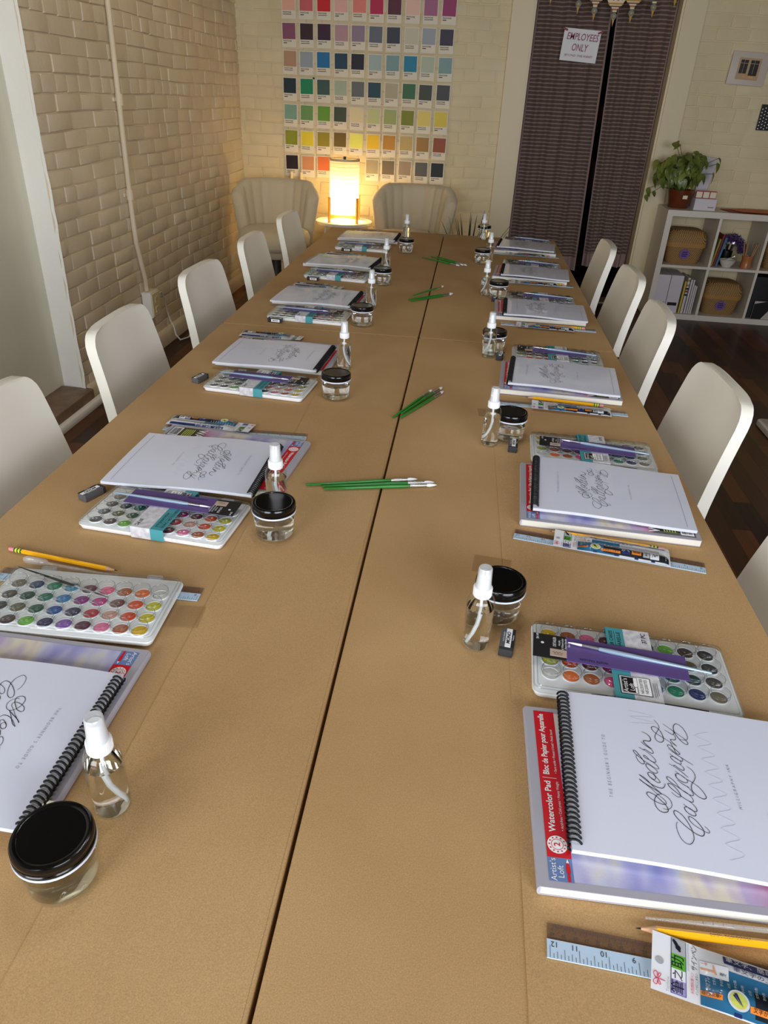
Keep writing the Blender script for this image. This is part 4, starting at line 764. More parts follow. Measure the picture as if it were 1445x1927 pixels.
k = MB(); k.rprism(.03, .035, .018, .050, .005, cx=.006, cy=-.035); k.build('plug', 'metal_white', t)
k = MB(); k.tube([(.006, -.02, .034), (.010, .030, .032), (.006, .075, -.010), (.004, .10, -.09), (.006, .13, -.16), (.02, .14, -.20), (.030, .135, -.25), (.05, .15, -.285), (.07, .24, -.293), (.05, .35, -.292), (.06, .48, -.29), (.04, .62, -.293), (.05, .85, -.293)], .0045, 7); k.build('cable', 'metal_white', t)
# ------------------------------------------------------------------ colour cards on the back wall
WALLROT = (PI/2, 0, 0)
CARDS = [[('pale pink',(190,130,110)),('rose',(150,70,70)),('crimson',(150,5,10)),('blush',(175,130,120)),('coral pink',(170,95,85)),('raspberry',(135,10,50)),('burgundy',(60,15,30)),('light pink',(195,140,125)),('mauve',(120,70,95)),('magenta',(110,30,70))],
 [('plum',(100,55,75)),('black cherry',(35,5,10)),('aubergine',(35,0,30)),('dusty lilac',(135,105,110)),('violet grey',(105,90,105)),('slate blue',(70,75,85)),('midnight',(35,38,50)),('pearl grey',(150,145,125)),('steel blue',(115,120,125)),('dark indigo',(35,25,45))],
 [('dusty tan',(135,105,80)),('powder blue',(110,120,125)),('cobalt',(5,80,120)),('petrol',(5,40,55)),('ink black',(5,5,20)),('pale aqua',(120,135,130)),('grey blue',(90,115,115)),('cerulean',(0,90,115)),('mist green',(130,140,120)),('sky blue',(90,115,115))],
 [('black green',(5,25,30)),('emerald',(0,95,60)),('spruce',(40,60,55)),('pale sage',(125,135,115)),('slate grey',(70,75,75)),('dark teal',(15,45,55)),('stone',(130,125,100)),('forest green',(35,75,45)),('charcoal green',(40,45,35)),('charcoal',(45,45,45))],
 [('seafoam',(90,120,105)),('fern green',(75,110,60)),('grass green',(70,110,25)),('dark olive grey',(40,50,35)),('ivory',(165,155,120)),('celery',(140,145,100)),('sage green',(115,125,75)),('moss green',(90,95,10)),('straw',(165,150,75)),('citron',(160,145,45))],
 [('olive green',(110,115,20)),('lemon',(180,165,30)),('dark citron',(115,105,15)),('bronze olive',(80,65,10)),('pale yellow',(205,190,80)),('golden yellow',(195,155,15)),('ochre',(145,105,30)),('sand',(150,130,80)),('tobacco',(125,95,40)),('russet',(115,55,25))],
 [('oxblood black',(20,5,5)),('peach',(165,115,80)),('terracotta',(175,90,45)),None,None,('silver grey',(130,120,95)),('warm grey',(90,80,60)),('taupe',(130,115,95)),('lead grey',(75,75,70)),('jet black',(10,10,12))]]
ROWN = ['top', 'second', 'third', 'fourth', 'fifth', 'sixth', 'bottom']; COLN = ['first', 'second', 'third', 'fourth', 'fifth', 'sixth', 'seventh', 'eighth', 'ninth', 'tenth']
rnd = random.Random(11)
base_mesh = None; text_mesh = {}
for r in range(7):
    for c in range(10):
        if not CARDS[r][c]: continue
        nm, col = CARDS[r][c]; mk = 'swatch_%d_%d' % (r, c)
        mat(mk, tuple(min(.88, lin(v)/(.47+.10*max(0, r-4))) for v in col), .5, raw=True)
        x = -1.4315+.1256*c+rnd.uniform(-.003, .003)+.046; z = T+1.052+.169-.169*r+rnd.uniform(-.002, .002)-.047
        t = thing('colour_card', '%s colour card, %s row, %s from the brick corner' % (nm, ROWN[r], COLN[c]), 'colour card', (x, YB-.0125, z), (PI/2, 0, R(rnd.uniform(-.6, .6))), 'colour cards in rows on the back wall')
        t.rotation_euler = (PI/2, R(rnd.uniform(-1, 1)), 0)
        if base_mesh is None:
            k = MB(); k.box(-.0525, .0525, -.098, .0535, -.0012, .0008); o = k.build('card', 'card_white', t); base_mesh = o.data
        else:
            o = bpy.data.objects.new('card', base_mesh); COL.objects.link(o); o.parent = t
        k = MB(); k.box(-.0465, .0465, -.048, .048, .0008, .0014); k.build('swatch', mk, t)
        tv = (r*3+c) % 2
        if tv not in text_mesh:
            k = MB(); k.text("PANTONE", .0125, -.012, -.0595, .0011, bold=.02, fit=.060)
            if tv: k.rect(-.042, -.016, -.0735, -.0685, .0011)
            else: k.rect(-.042, .020, -.0725, -.0690, .0011)
            o = k.build('caption', 'ink', t); text_mesh[tv] = o.data
        else:
            o = bpy.data.objects.new('caption', text_mesh[tv]); COL.objects.link(o); o.parent = t
for i, x in enumerate((-1.388, -1.312)):
    k = MB(); k.tube([(0,0,-.02), (0,0,.045)], .013, 12); k.tube([(0,.02,0), (0,0,0)], .008, 8); tag(k.build('wall_bracket', 'trim_white', loc=(x, YB-.026, T+.05)), 'small white wall bracket peeking over the corner armchair, %s' % ('on the brick corner side', 'on the lamp side')[i], 'bracket', 'white wall brackets')
for i, (x, z, lab) in enumerate(((-1.208, T+.722, 'small black pin in the back wall above the fourth row of cards'),)):
    k = MB(); k.tube([(0,0,0), (0,-.022,0)], [.006, .007], 8); tag(k.build('wall_pin', 'pin_black', loc=(x, YB-.002, z)), lab, 'pin')

# ------------------------------------------------------------------ lamp corner
t = thing('side_table', 'small round white side table under the glowing lamp', 'side table', (-.925, 5.735, 0)); zt = .545
k = MB(); k.lathe([(.0001, zt-.022), (.205, zt-.022), (.214, zt-.018), (.216, zt), (.208, zt+.001), (.205, zt-.003), (.0001, zt-.003)], 48); k.build('tabletop', 'metal_white', t)
for i in range(3):
    a = R(215+120*i); k = MB(); k.tube([(.15*math.cos(a), .15*math.sin(a), zt-.02), (.19*math.cos(a), .19*math.sin(a), 0)], .009, 8); k.build('leg', 'metal_white', t)
t = thing('table_lamp', 'glowing paper lantern lamp in a wooden four post stand', 'lamp', (-.925, 5.735, zt-.0022))
for i in range(4):
    a = R(45+90*i+5); k = MB(); k.rprism(.018, .018, 0, .175, .004, seg=2, X=Matrix.Translation((.145*math.cos(a), .145*math.sin(a), 0)) @ Matrix.Rotation(a, 4, 'Z')); k.build('post', 'lamp_wood', t)
for i in range(2):
    a = R(50+90*i); k = MB(); k.box(-.145, .145, -.007, .007, .030+.0*i, .050, 0, Matrix.Rotation(a, 4, 'Z')); k.build('cross_bar', 'lamp_wood', t)
k = MB(); hw, z0, z1 = .108, .052, .425; n = 9
k.lathe([(hw, z0), (hw, z1)], 48); k.build('paper_shade', 'lamp_paper', t)
k = MB()
for i in range(16):
    z = z0+(z1-z0)*i/15; k.lathe([(hw+.0005, z-.0010), (hw+.0016, z), (hw+.0005, z+.0010)], 48)
k.lathe([(hw, z1-.012), (hw+.002, z1-.012), (hw+.002, z1+.004), (hw-.002, z1+.004)], 48); k.build('shade_rib', 'lamp_rib', t)
k = MB(); k.tube([(-hw, 0, z1+.002), (hw, 0, z1+.002)], .004, 8); k.build('top_bar', 'lamp_rib', t)
k = MB(); k.rprism(.020, .016, z1-.006, z1+.016, .003, seg=2); k.tube([(0,0,z1), (0,0,.25)], .003, 6); k.lathe([(.014,.225), (.016,.235), (.016,.262), (.004,.272)], 16); k.build('lamp_holder', 'pin_black', t)
k = MB(); k.lathe([(.0005,.185), (.014,.190), (.023,.202), (.024,.212), (.016,.224), (.012,.232)], 20); k.build('bulb', 'bulb', t)
def make_armchair():
    t = thing('armchair', cat='armchair', group='cream channel back armchairs')
    nA, nZ = 60, 12; A0 = R(88)
    def pt(u, v, inner):
        a = -A0+2*A0*u; fl = v**1.1
        r = .245+.055*fl; ch_ = abs(math.cos(a*9/2/A0*PI/2*1.0))
        ch_ = .014*(1-abs(math.sin(u*9*PI))**.6*0-0)*0+.013*abs(math.sin(u*9*PI))**.45
        top = .80-.30*max(0, (abs(a)/A0)-.62)**1.3
        z = .385+(top-.385)*v
        rr = r-.055+ch_*.2 if inner else r+ch_
        if inner: rr = r-.060-ch_
        y = rr*math.cos(a)*1.02; x = rr*math.sin(a)*1.02
        return (x, y+.03*v, z)
    k = MB()
    rings = []
    for i in range(nA+1):
        u = i/nA; o = [pt(u, j/nZ, False) for j in range(nZ+1)]; n_ = [pt(u, j/nZ, True) for j in range(nZ, -1, -1)]
        tp = Vector(o[-1]); tn = Vector(n_[0]); mid = (tp+tn)/2+Vector((0,0,.024))
        rings.append(o+[tuple(tp*.75+tn*.25+Vector((0,0,.019))), tuple(mid), tuple(tp*.25+tn*.75+Vector((0,0,.019)))]+n_)
    k.loft(rings); fixn(k.build('channel_back', 'boucle', t, 180))
    k = MB(); k.lathe([(.0001,.545), (.12,.546), (.20,.538), (.236,.518), (.250,.485), (.247,.440), (.228,.405), (.0001,.400)], 40, X=Matrix.Translation((0,-.10,0)) @ Matrix.Diagonal((1.02, .98, 1, 1))); fixn(k.build('seat_cushion', 'boucle', t, 180))
    k = MB(); k.lathe([(.216,.345), (.235,.360), (.240,.395), (.225,.410), (.0001,.410)], 40, X=Matrix.Translation((0,-.02,0))); k.build('seat_base', 'boucle', t, 60)
    k = MB(); k.lathe([(.0001,0), (.19,0), (.195,.012), (.05,.03), (.035,.06), (.035,.35), (.0001,.35)], 32); k.build('swivel_foot', 'chair_base', t)
    return t
ac = make_armchair(); ac.location = (-1.365, 5.36, 0); ac.rotation_euler = (0,0,R(8)); ac['label'] = 'cream channel back armchair in the corner between brick wall and lamp'
dup(ac, (-.395, 5.52, 0), R(-6), 'cream channel back armchair between the lamp and the curtained doorway')

# spiky plant beyond the table
t = thing('spiky_plant', 'dark spiky leaved plant in a pot beyond the table end', 'plant', (.03, 4.95, 0)); rr = random.Random(5)
k = MB(); k.lathe([(.0001,0), (.10,0), (.115,.02), (.14,.26), (.142,.28), (.128,.28), (.120,.24), (.0001,.24)], 28); k.build('pot', 'pot_grey', t)
k = MB(); k.lathe([(.0001,.245), (.12,.242)], 24); k.build('soil', 'soil', t)
k = MB()
for i in range(30):
    a = rr.uniform(0, 2*PI); ln = rr.uniform(.34, .58); ti = rr.uniform(.15, .95); w = rr.uniform(.006, .010); pts = []
    for q in range(7):
        f = q/6; rad = ln*f*math.sin(ti)+.10*ti*f*f; pts.append((rad*math.cos(a), rad*math.sin(a), .24+ln*f*math.cos(ti)-.10*ti*f*f))
    vs = []
    for q, p_ in enumerate(pts):
        ww = w*(1-(q/6)**2)+.0006; vs += [(p_[0]-ww*math.sin(a), p_[1]+ww*math.cos(a), p_[2]+.002), (p_[0], p_[1], p_[2]-.002), (p_[0]+ww*math.sin(a), p_[1]-ww*math.cos(a), p_[2]+.002)]
    k.add(vs, [f_ for q in range(6) for f_ in ((3*q, 3*q+1, 3*q+4, 3*q+3), (3*q+1, 3*q+2, 3*q+5, 3*q+4))])
k.build('foliage', 'leaf_dark', t)

# ------------------------------------------------------------------ curtained doorway
def make_curtain(x0t, x1t, x0b, x1b, zt, zb0, zb1, y, label, seed, nf):
    t = thing('curtain', label, 'curtain', ((x0t+x1t)/2, y, 0), 0, 'ribbed mauve brown door curtains'); cx = (x0t+x1t)/2
    def f(u, v, dy=0):
        x = (x0t+(x1t-x0t)*u)*(1-v)+(x0b+(x1b-x0b)*u)*v; z = zt+((zb0+(zb1-zb0)*u)-zt)*v
        return (x-cx, .016*math.sin(u*nf*2*PI+seed)+.008*math.sin(u*nf*4.7*PI+v*2+seed*2)*(.4+v)+dy, z)
    k = MB(); k.grid(f, 70, 26); k.grid(lambda u, v: f(1-u, v, .0015), 70, 26); k.build('fabric', 'curtain', t, 180)
    k = MB(); k.grid(lambda u, v: f(u, .955+.05*v, -.0015), 70, 2)
    for e in (0, 1): k.grid(lambda u, v: f(abs(e-u*.022), v, -.0012), 1, 26)
    k.build('hem', 'curtain_hem', t, 180)
    return t
make_curtain(.350, .855, .350, .905, 2.235, .235, .235, YB+.085, 'ribbed mauve curtain with the paper sign clipped on, toward the colour cards', 1.0, 3.5)
make_curtain(.890, 1.300, .960, 1.296, 2.235, .270, .280, YB+.095, 'ribbed mauve curtain hanging on the plant side of the doorway', 2.2, 3)
k = MB(); k.tube([(.34, YB+.09, 2.24), (1.303, YB+.09, 2.24)], .010, 8); tag(k.build('curtain_rod', 'metal_white'), 'thin white rod carrying both doorway curtains', 'rod')
t = thing('paper_sign', 'handwritten white paper sign clipped to the doorway curtain', 'sign', (.678, YB+.045, T+.995), (PI/2, R(3), 0))
k = MB(); k.grid(lambda u, v: (-.127+.254*u, -.096+.192*v, .003*math.sin(u*5)*(1-v)), 12, 6); k.build('paper', 'paper_white', t, 180)
k = MB(); z = .0045; k.text("EMPLOYEES", .058, .004, .048, z, 0, 0, shear=.15, fit=.218, bold=.008); k.text("ONLY", .060, -.004, -.015, z, 0, 0, shear=.15, fit=.112, bold=.008); k.text("BEYOND THIS POINT!", .019, -.002, -.062, z, 0, 0, shear=.2, fit=.195)
k.build('handwriting', 'marker', t)
for x, s, lab in ((.560, -1, 'red clothes peg at the colour card side corner of the paper sign'), (.802, 1, 'red clothes peg at the gap side corner of the paper sign')):
    k = MB(); k.rprism(.034, .011, -.006, .006, .003, seg=2); tag(k.build('clothes_peg', 'peg_red', loc=(x, YB+.036, T+1.088-.014*(s > 0)), rot=(R(90), R(-20*s), 0)), lab, 'clothes peg', 'pegs on the paper sign')
# garland of paper ornaments
t = thing('paper_garland', 'garland of cream and gold paper ornaments across the doorway top', 'garland', (.84, YB-.055, T+1.24))
def ornament(x, z, big):
    o = thing('ornament'); o.parent = t; o.location = (x, 0, z); o.rotation_euler = (PI/2, 0, 0)
    k = MB(); W = .055
    if big:
        k.add([(-W*1.1,.10,0), (W*1.1,.10,0), (W*1.25,.03,0), (W*.9,0,0), (-W*.9,0,0), (-W*1.25,.03,0)], [(5,4,3,2,1,0)[::-1]], 0)
        st = [(0,-.010,.90,1), (-.010,-.016,.75,0), (-.016,-.024,.62,2), (-.024,-.032,.42,0), (-.032,-.042,.30,3)]
        for a, b, w, mi in st: k.rect(-W*w, W*w, b, a, .0004, (mi if mi else 0))
        k.ribbon([(-.040+i*.009, .022+.012*math.sin(i*1.9)) for i in range(10)], .0035, .001, 4, sub=4)
        zz = -.042
    else: zz = 0
    k.rect(-.014, .014, zz-.010, zz, .0004, 0)
    k.disc(0, zz-.032, .0006, .019, 5, 18, ry=.020); k.disc(0, zz-.032, .0010, .008, 1, 12); k.poly([(-.009, zz-.048), (.009, zz-.048), (0, zz-.092)], .0008, 1)
    k.build('paper_shape', ['garland_cream', 'garland_gold', 'garland_brown', 'garland_rust', 'script_red', 'garland_sage'], o)
for x, z, b in ((-.415, .065, 0), (-.227, .015, 0), (-.115, .022, 1), (.018, -.003, 1), (.130, .018, 1), (.268, .012, 0), (.400, .075, 0)): ornament(x, z, b)
k = MB(); k.tube([(-.64, 0, .32), (-.415, .002, .19), (-.227, .002, .14), (0, .002, .115), (.268, .002, .14), (.40, .002, .19), (.61, 0, .32)], .0015, 6); k.build('string', 'cord', t)
# dim store room seen through the gap
t = thing('storage_rack', 'dark storage rack in the dim room beyond the curtains', 'shelf', (.95, 6.95, 0))
for z in (.25, .75, 1.25, 1.75):
    k = MB(); k.box(-.5, .5, -.18, .18, z, z+.025); k.build('shelf_board', 'shelf_dark', t)
for sx in (-1, 1):
    k = MB(); k.box(sx*.5-.02, sx*.5+.02, -.18, .18, 0, 2.2); k.build('upright', 'shelf_dark', t)
for i, (x, z, w, h, mk, lab) in enumerate(((.95, .775, .30, .20, 'box_tan', 'tan cardboard box on the dim rack behind the curtain gap'), (1.0, 1.275, .36, .10, 'box_tan', 'flat tan box on the dim rack, level with the sign'), (.93, 1.775, .34, .35, 'net_maroon', 'maroon bag on top of the dim rack behind the curtain gap'))):
    k = MB(); k.rprism(w, .26, 0, h, .02, bev=.008); tag(k.build('storage_box' if i < 2 else 'net_bag', mk, loc=(x, 6.93, z+.003)), lab, 'box' if i < 2 else 'bag')

# ------------------------------------------------------------------ cube shelf and what stands on it
KX0, KY0, KY1, KH = 1.425, 5.670, 6.005, .765; CW = .348
t = thing('cube_shelf', 'white cube shelf of open compartments against the brick back wall', 'shelf', (KX0, KY0, 0)); KW = 4*CW+.06; D = KY1-KY0
for x in (0, KW-.040):
    k = MB(); k.box(x, x+.040, 0, D, 0, KH); k.build('side_panel', 'shelf_white', t)
for z, nm in ((0, 'bottom_panel'), (KH-.040, 'top_panel')):
    k = MB(); k.box(.040, KW-.040, 0, D, z, z+.040); k.build(nm, 'shelf_white', t)
for i in (1, 2, 3):
    k = MB(); x = .030+i*CW; k.box(x-.009, x+.009, .002, D, .040, KH-.040); k.build('divider', 'shelf_white', t)
for i in range(4):
    k = MB(); a, b = (.040 if i == 0 else .030+i*CW+.009), (KW-.040 if i == 3 else .030+(i+1)*CW-.009); k.box(a, b, .003, D, KH/2-.009, KH/2+.009); k.build('shelf_board', 'shelf_white', t)
cellx = lambda i: KX0+.030+CW*(i+.5)
ZB, ZM = .041, KH/2+.010
def basket(x, z, label, sticker=True):
    t = thing('lidded_basket', label, 'basket', (x, KY0+.165, z), 0, 'woven baskets in the cube shelf')
    def ring(w, d, z, r=.05):
        o = []
        for q, (sx, sy) in enumerate(((1,1),(-1,1),(-1,-1),(1,-1))):
            for i in range(6):
                a = PI/2*(q+i/5); o.append((sx*(w/2-r)+r*math.cos(a), sy*(d/2-r)+r*math.sin(a), z))
        return o
    k = MB(); k.loft([ring(.225,.20,0), ring(.245,.22,.03), ring(.272,.25,.135)], 0, True, True); k.build('body', 'wicker', t, 50)
    k = MB(); k.loft([ring(.284,.262,.120), ring(.288,.266,.150)], 0, True, True); k.build('rim_band', 'wicker_band', t, 50)
    k = MB(); k.loft([ring(.284,.262,.150), ring(.272,.25,.195), ring(.245,.222,.225), ring(.19,.17,.236)], 0, False, True); k.build('lid', 'wicker', t, 60)
    if sticker:
        k = MB(); X = Matrix.Translation((-.005, -.1235, .074)) @ Matrix.Rotation(R(90+7), 4, 'X'); k.lathe([(.0001,.003), (.036,.003), (.036,0)], 28, 0, X=X)
        for i in (-1, 0, 1): k.rect(-.022+.004*abs(i), .022-.004*abs(i), i*.014-.004, i*.014+.004, .0034, 1, X)
        k.build('round_sticker', ['sticker_purple', 'sticker_ink'], t)
    return t
basket(cellx(0)-.005, ZM, 'woven lidded basket in the top compartment under the leafy plant'); basket(cellx(1), ZB, 'woven lidded basket in the lower compartment beside the white files'); basket(cellx(2)+.01, ZM, 'woven lidded basket in the top compartment past the brush vase', False)
# white magazine files
for i, x in enumerate((cellx(0)-.115, cellx(0)-.020)):
    t = thing('magazine_file', ('white magazine file with dark label slot, against the shelf side panel', 'white magazine file with dark label slot, beside the yellow booklet')[i], 'file box', (x, KY0+.02, ZB), 0, 'white magazine files')
    k = MB(); k.box(-.0455, .0455, 0, .24, 0, .275); k.build('box', 'file_white', t)
    k = MB(); k.box(-.034, .034, -.002, .0, .055, .078); k.build('label_slot', 'cup_black', t)
for i, (x, w, h, mk, lab) in enumerate(((.048, .012, .235, 'book_yellow', 'thin yellow booklet upright beside the white magazine files'), (.068, .016, .262, 'book_white', 'white booklet with banded spine next to the yellow booklet'), (.090, .012, .25, 'file_white', 'pale booklet second after the yellow booklet'), (.107, .010, .25, 'book_white', 'pale booklet third after the yellow booklet'), (.122, .010, .21, 'file_white', 'short white booklet nearest the basket compartment'), (.135, .008, .205, 'book_white', 'thin white booklet last in the row of upright booklets'))):
    t = thing('booklet', lab.replace('nearest', 'second from'), 'booklet', (cellx(0)+x, KY0+.03, ZB), 0, 'upright booklets in the lower shelf'); k = MB(); k.box(-w/2, w/2, 0, .20, 0, h); k.build('cover', mk, t)
    if i == 1:
        k = MB(); [k.box(-w/2-.0003, w/2+.0003, -.0008, .0, z, z+.014, mi) for z, mi in ((.13, 0), (.155, 1), (.175, 0), (.20, 2), (.235, 2))]; k.build('spine_bands', ['ink', 'box_red', 'wicker_band'], t)
# compartment of art supplies
cx = cellx(1)
for i, (x, h, w, mk, tilt, lab) in enumerate(((-.142, .19, .012, 'book_olive', 6, 'olive green book leaning in the supply compartment'), (-.126, .22, .012, 'book_red', 6, 'dark red book leaning in the supply compartment'), (-.108, .20, .014, 'book_blue', 7, 'blue book leaning in the supply compartment'))):
    t = thing('leaning_book', lab, 'book', (cx+x, KY0+.06, ZM+.001), (0, R(tilt), 0), 'books leaning in the supply compartment'); k = MB(); k.box(-w/2, w/2, 0, .15, 0, h); k.build('cover', mk, t)
def cup(name, x, y, r, h, mk, label, cat, n, mats, seed, hl):
    t = thing(name, label, cat, (x, y, ZM)); k = MB(); k.lathe([(.0001,0), (r*.9,0), (r,.01), (r,h), (r-.004,h), (r-.005,.012), (.0001,.010)], 24); k.build('vessel', mk, t); return t
t = cup('black_cup', cx-.025, KY0+.172, .045, .10, 'cup_black', 'black cup of silver tipped pens behind the white mortar', 'pen cup', 0, 0, 0, 0)
rr = random.Random(8)
for i in range(7):
    a = rr.uniform(0, 6.28); o = thing('pen', 'black silver tipped pen, %s in the black cup' % ('standing upright', 'tilted to the wall', 'tilted forward', 'tilted toward the books', 'tilted toward the vase', 'in the middle', 'at the rim')[i], 'pen', (cx-.025+.022*math.cos(a), KY0+.172+.022*math.sin(a), ZM+.012), (R(9*math.sin(a)), R(9*math.cos(a)), 0), 'pens in the black cup')
    k = MB(); k.tube([(0,0,0), (0,0,.135)], .0045, 8); k.build('barrel', 'cup_black', o); k = MB(); k.tube([(0,0,.135), (0,0,.150)], [.0045, .002], 8); k.build('tip', 'ferrule', o)
t = thing('mortar_bowl', 'white mortar bowl with silver spoon in the supply compartment', 'bowl', (cx-.035, KY0+.035+.028, ZM))
k = MB(); k.lathe([(.0001,0), (.030,0), (.034,.006), (.050,.030), (.058,.052), (.054,.052), (.046,.032), (.0001,.014)], 32); k.build('bowl', 'bowl_white', t)
k = MB(); k.tube([(-.035,0,.050), (.02,-.005,.066), (.040,0,.074)], [.003, .004, .014], 8); k.build('spoon', 'ferrule', t)
t = thing('brush_vase', 'amber ceramic vase holding paintbrushes in the supply compartment', 'vase', (cx+.105, KY0+.075, ZM))
k = MB(); k.lathe([(.0001,0), (.040,0), (.038,.03), (.034,.055), (.040,.075), (.040,.085), (.036,.085), (.030,.055), (.0001,.012)], 28); k.build('body', 'vase_amber', t)
for i in range(9):
    a = 2*PI*i/9+.3; o = thing('paintbrush', 'paintbrush with %s handle, standing in the amber vase' % ('plain wooden' if i % 3 else 'teal'), 'paintbrush', (cx+.105+.016*math.cos(a), KY0+.075+.016*math.sin(a), ZM+.014), (R(-12*math.sin(a)), R(12*math.cos(a)), 0), 'wooden brushes in the amber vase' if i % 3 else 'teal brushes in the amber vase')
    k = MB(); k.tube([(0,0,0), (0,0,.10), (0,0,.165)], [.003, .004, .0025], 8); k.build('handle', 'brush_wood' if i % 3 else 'brush_teal', o)
k = MB(); rr = random.Random(12)
for i in range(900):
    a = rr.uniform(0, PI); rad = rr.uniform(.055, .10); x = rad*math.cos(a)*1.25; z = .07+rad*math.sin(a)*1.35; d = Vector((rr.uniform(-1,1), rr.uniform(-1,1), rr.uniform(-1,1))).normalized()*.016
    p0 = Vector((x, rr.uniform(-.015,.015), z)); s_ = d.cross(Vector((0,1,.3))).normalized()*.0028; k.add([p0-s_, p0+s_, p0+d+s_*.3, p0+d-s_*.3], [(0,1,2,3)])
o = k.build('tinsel_garland', 'tinsel', loc=(cx+.02, KY0+.265, ZM)); tag(o, 'purple tinsel garland piled behind the pens in the supply compartment', 'tinsel')
t = thing('storage_tin', 'black storage box standing in the lower compartment beside the basket', 'box', (cellx(2), KY0+.03, ZB)); k = MB(); k.rprism(.30, .26, 0, .30, .01, cy=.14); k.build('box', 'black_box', t)
t = thing('tote_bag', 'pale bag with purple patch before the black storage box', 'bag', (cellx(2)+.01, KY0+.020, ZB))
k = MB(); k.rprism(.26, .012, 0, .13, .004, bev=.002); k.build('panel', 'bag_light', t)
k = MB(); X = Matrix.Translation((0, -.0065, 0)) @ Matrix.Rotation(PI/2, 4, 'X'); k.poly([(-.13,0), (-.06,0), (-.02,.06), (-.05,.13), (-.13,.11)], .0003, 0, X); k.poly([(-.02,.06), (.03,.13), (.0,.13), (-.05,.13)], .0004, 0, X); k.build('dark_print', 'black_box', t)
k = MB(); k.lathe([(.0001,.003), (.034,.003), (.034,0)], 24, 0, X=Matrix.Translation((.075, -.0065, .055)) @ Matrix.Rotation(PI/2, 4, 'X')); k.build('purple_patch', 'sticker_purple', t)

# leafy plant
t = thing('leafy_plant', 'leafy green trailing plant in an amber pot on the cube shelf', 'plant', (1.522, 5.835, KH))
k = MB(); k.lathe([(.0001,0), (.066,0), (.072,.006), (.090,.112), (.092,.122), (.084,.122), (.080,.106), (.0001,.104)], 32); k.build('pot', 'pot_amber', t)
k = MB(); X = Matrix.Translation((.018, -.0835, .078)) @ Matrix.Rotation(R(90+9), 4, 'X'); k.rect(-.016, .016, -.012, .012, .0015, 0, X); k.build('pot_label', 'box_cream', t)
k = MB(); k.lathe([(.0001,.108), (.080,.106)], 24); k.build('soil', 'soil', t)
rr = random.Random(21); k = MB(); ks = MB(); leaves = []
for i in range(230):
    th = rr.uniform(0, 2*PI); ph = math.acos(rr.uniform(-.35, 1)); rad = .175*rr.uniform(.6, 1.0)
    if math.sin(ph)*math.cos(th) > .62: continue
    leaves.append(Vector((rad*math.sin(ph)*math.cos(th)*1.15-.01, rad*math.sin(ph)*math.sin(th)*.8-.02, .225+rad*math.cos(ph)*.86)))
leaves += [Vector((.195, -.04, .30)), Vector((.180, -.04, .235)), Vector((-.235, -.03, .120)), Vector((-.245, -.05, .075)), Vector((-.19, -.04, .10)), Vector((-.12, -.04, .42)), Vector((-.09, -.05, .405)), Vector((-.22, -.05, .30)), Vector((.19, -.05, .335))]
for p_ in leaves:
    out = (p_-Vector((0, 0, .16))).normalized(); out = (out+Vector((rr.uniform(-.4,.4), -.45+rr.uniform(-.3,.3), rr.uniform(-.2,.5)))).normalized()
    down = Vector((rr.uniform(-.6,.6), rr.uniform(-.2,.2), -1)); down = (down-out*down.dot(out)).normalized(); sd = out.cross(down); ln = rr.uniform(.046, .074); w = ln*.36
    vs = []; fs = []
    for q, (f_, ww) in enumerate(((-.12,.02), (-.02,.75), (.2,1), (.45,.85), (.7,.5), (.88,.2), (1.0,.01))):
        c_ = p_+down*(ln*f_)-out*(.016*f_*f_); vs += [c_+sd*w*ww+out*.006*ww, c_, c_-sd*w*ww+out*.006*ww]
        if q: b_ = 3*(q-1); fs += [(b_, b_+1, b_+4, b_+3), (b_+1, b_+2, b_+5, b_+4)]
    k.add(vs, fs)
    if rr.random() < .5 or p_.x > .17 or p_.x < -.2: ks.tube([(p_.x*.15, p_.y*.15, .11), tuple(p_*.6+Vector((0,0,.09))), tuple(p_)], .0022, 5)
k.build('foliage', 'leaf', t, 180); ks.build('stems', 'stem', t)
t = thing('tall_panel', 'tall narrow white panel leaning on the wall behind the plant', 'panel', (1.690, 5.985, KH+.002), (R(2), R(6), 0)); k = MB(); k.rprism(.085, .020, 0, .33, .006, bev=.004); k.build('panel', 'file_white', t)
k = MB(); k.disc(.0, .0, 0, .006, 0, 12, X=Matrix.Translation((-.010, -.0105, .10)) @ Matrix.Rotation(PI/2, 4, 'X')); k.build('screw_hole', 'caption_grey', t)
t = thing('card_box', 'white open box holding red edged cards on the cube shelf', 'box', (1.690, 5.80, KH)); k = MB(); k.box(-.075, .075, -.05, .05, 0, .075); k.build('box', 'file_white', t)
k = MB(); k.rect(.020, .062, .018, .024, .0003, 0, Matrix.Translation((0, -.0502, 0)) @ Matrix.Rotation(PI/2, 4, 'X')); k.build('box_print', 'caption_grey', t)
for i in range(3):
    tt = thing('red_edged_card', 'red edged cream card, %s in the white card box' % ('nearest the plant', 'middle', 'on the orange sheet side')[i], 'card', (1.690-.048+.048*i, 5.79, KH+.076), 0, 'cards standing in the white box'); tt['label'] = tt['label'].replace('nearest the plant', 'on the plant side')
    k = MB(); k.box(-.0235, .0235, -.004, .004, 0, .048); k.build('edge', 'box_red', tt); k = MB(); k.box(-.019, .0215, -.0052, -.004, .003, .042); k.build('face', 'box_cream', tt)
for i, (x, y, z, a, mk, lab) in enumerate(((2.10, 5.80, 0, -8, 'mat_red', 'red paper sheet lying flat on the cube shelf'), (2.16, 5.82, .004, 3, 'mat_orange', 'orange paper sheet lying on top of the red sheet'))):
    k = MB(); k.poly([(-.22,-.10), (.22,-.12), (.22,.12), (-.12,.13), (-.27,.05)], .003); k.poly([(-.27,.05), (-.12,.13), (.22,.12), (.22,-.12), (-.22,-.10)], 0)
    tag(k.build('paper_sheet', mk, loc=(x, y, KH+.001+z), rot=R(a)), lab, 'paper')
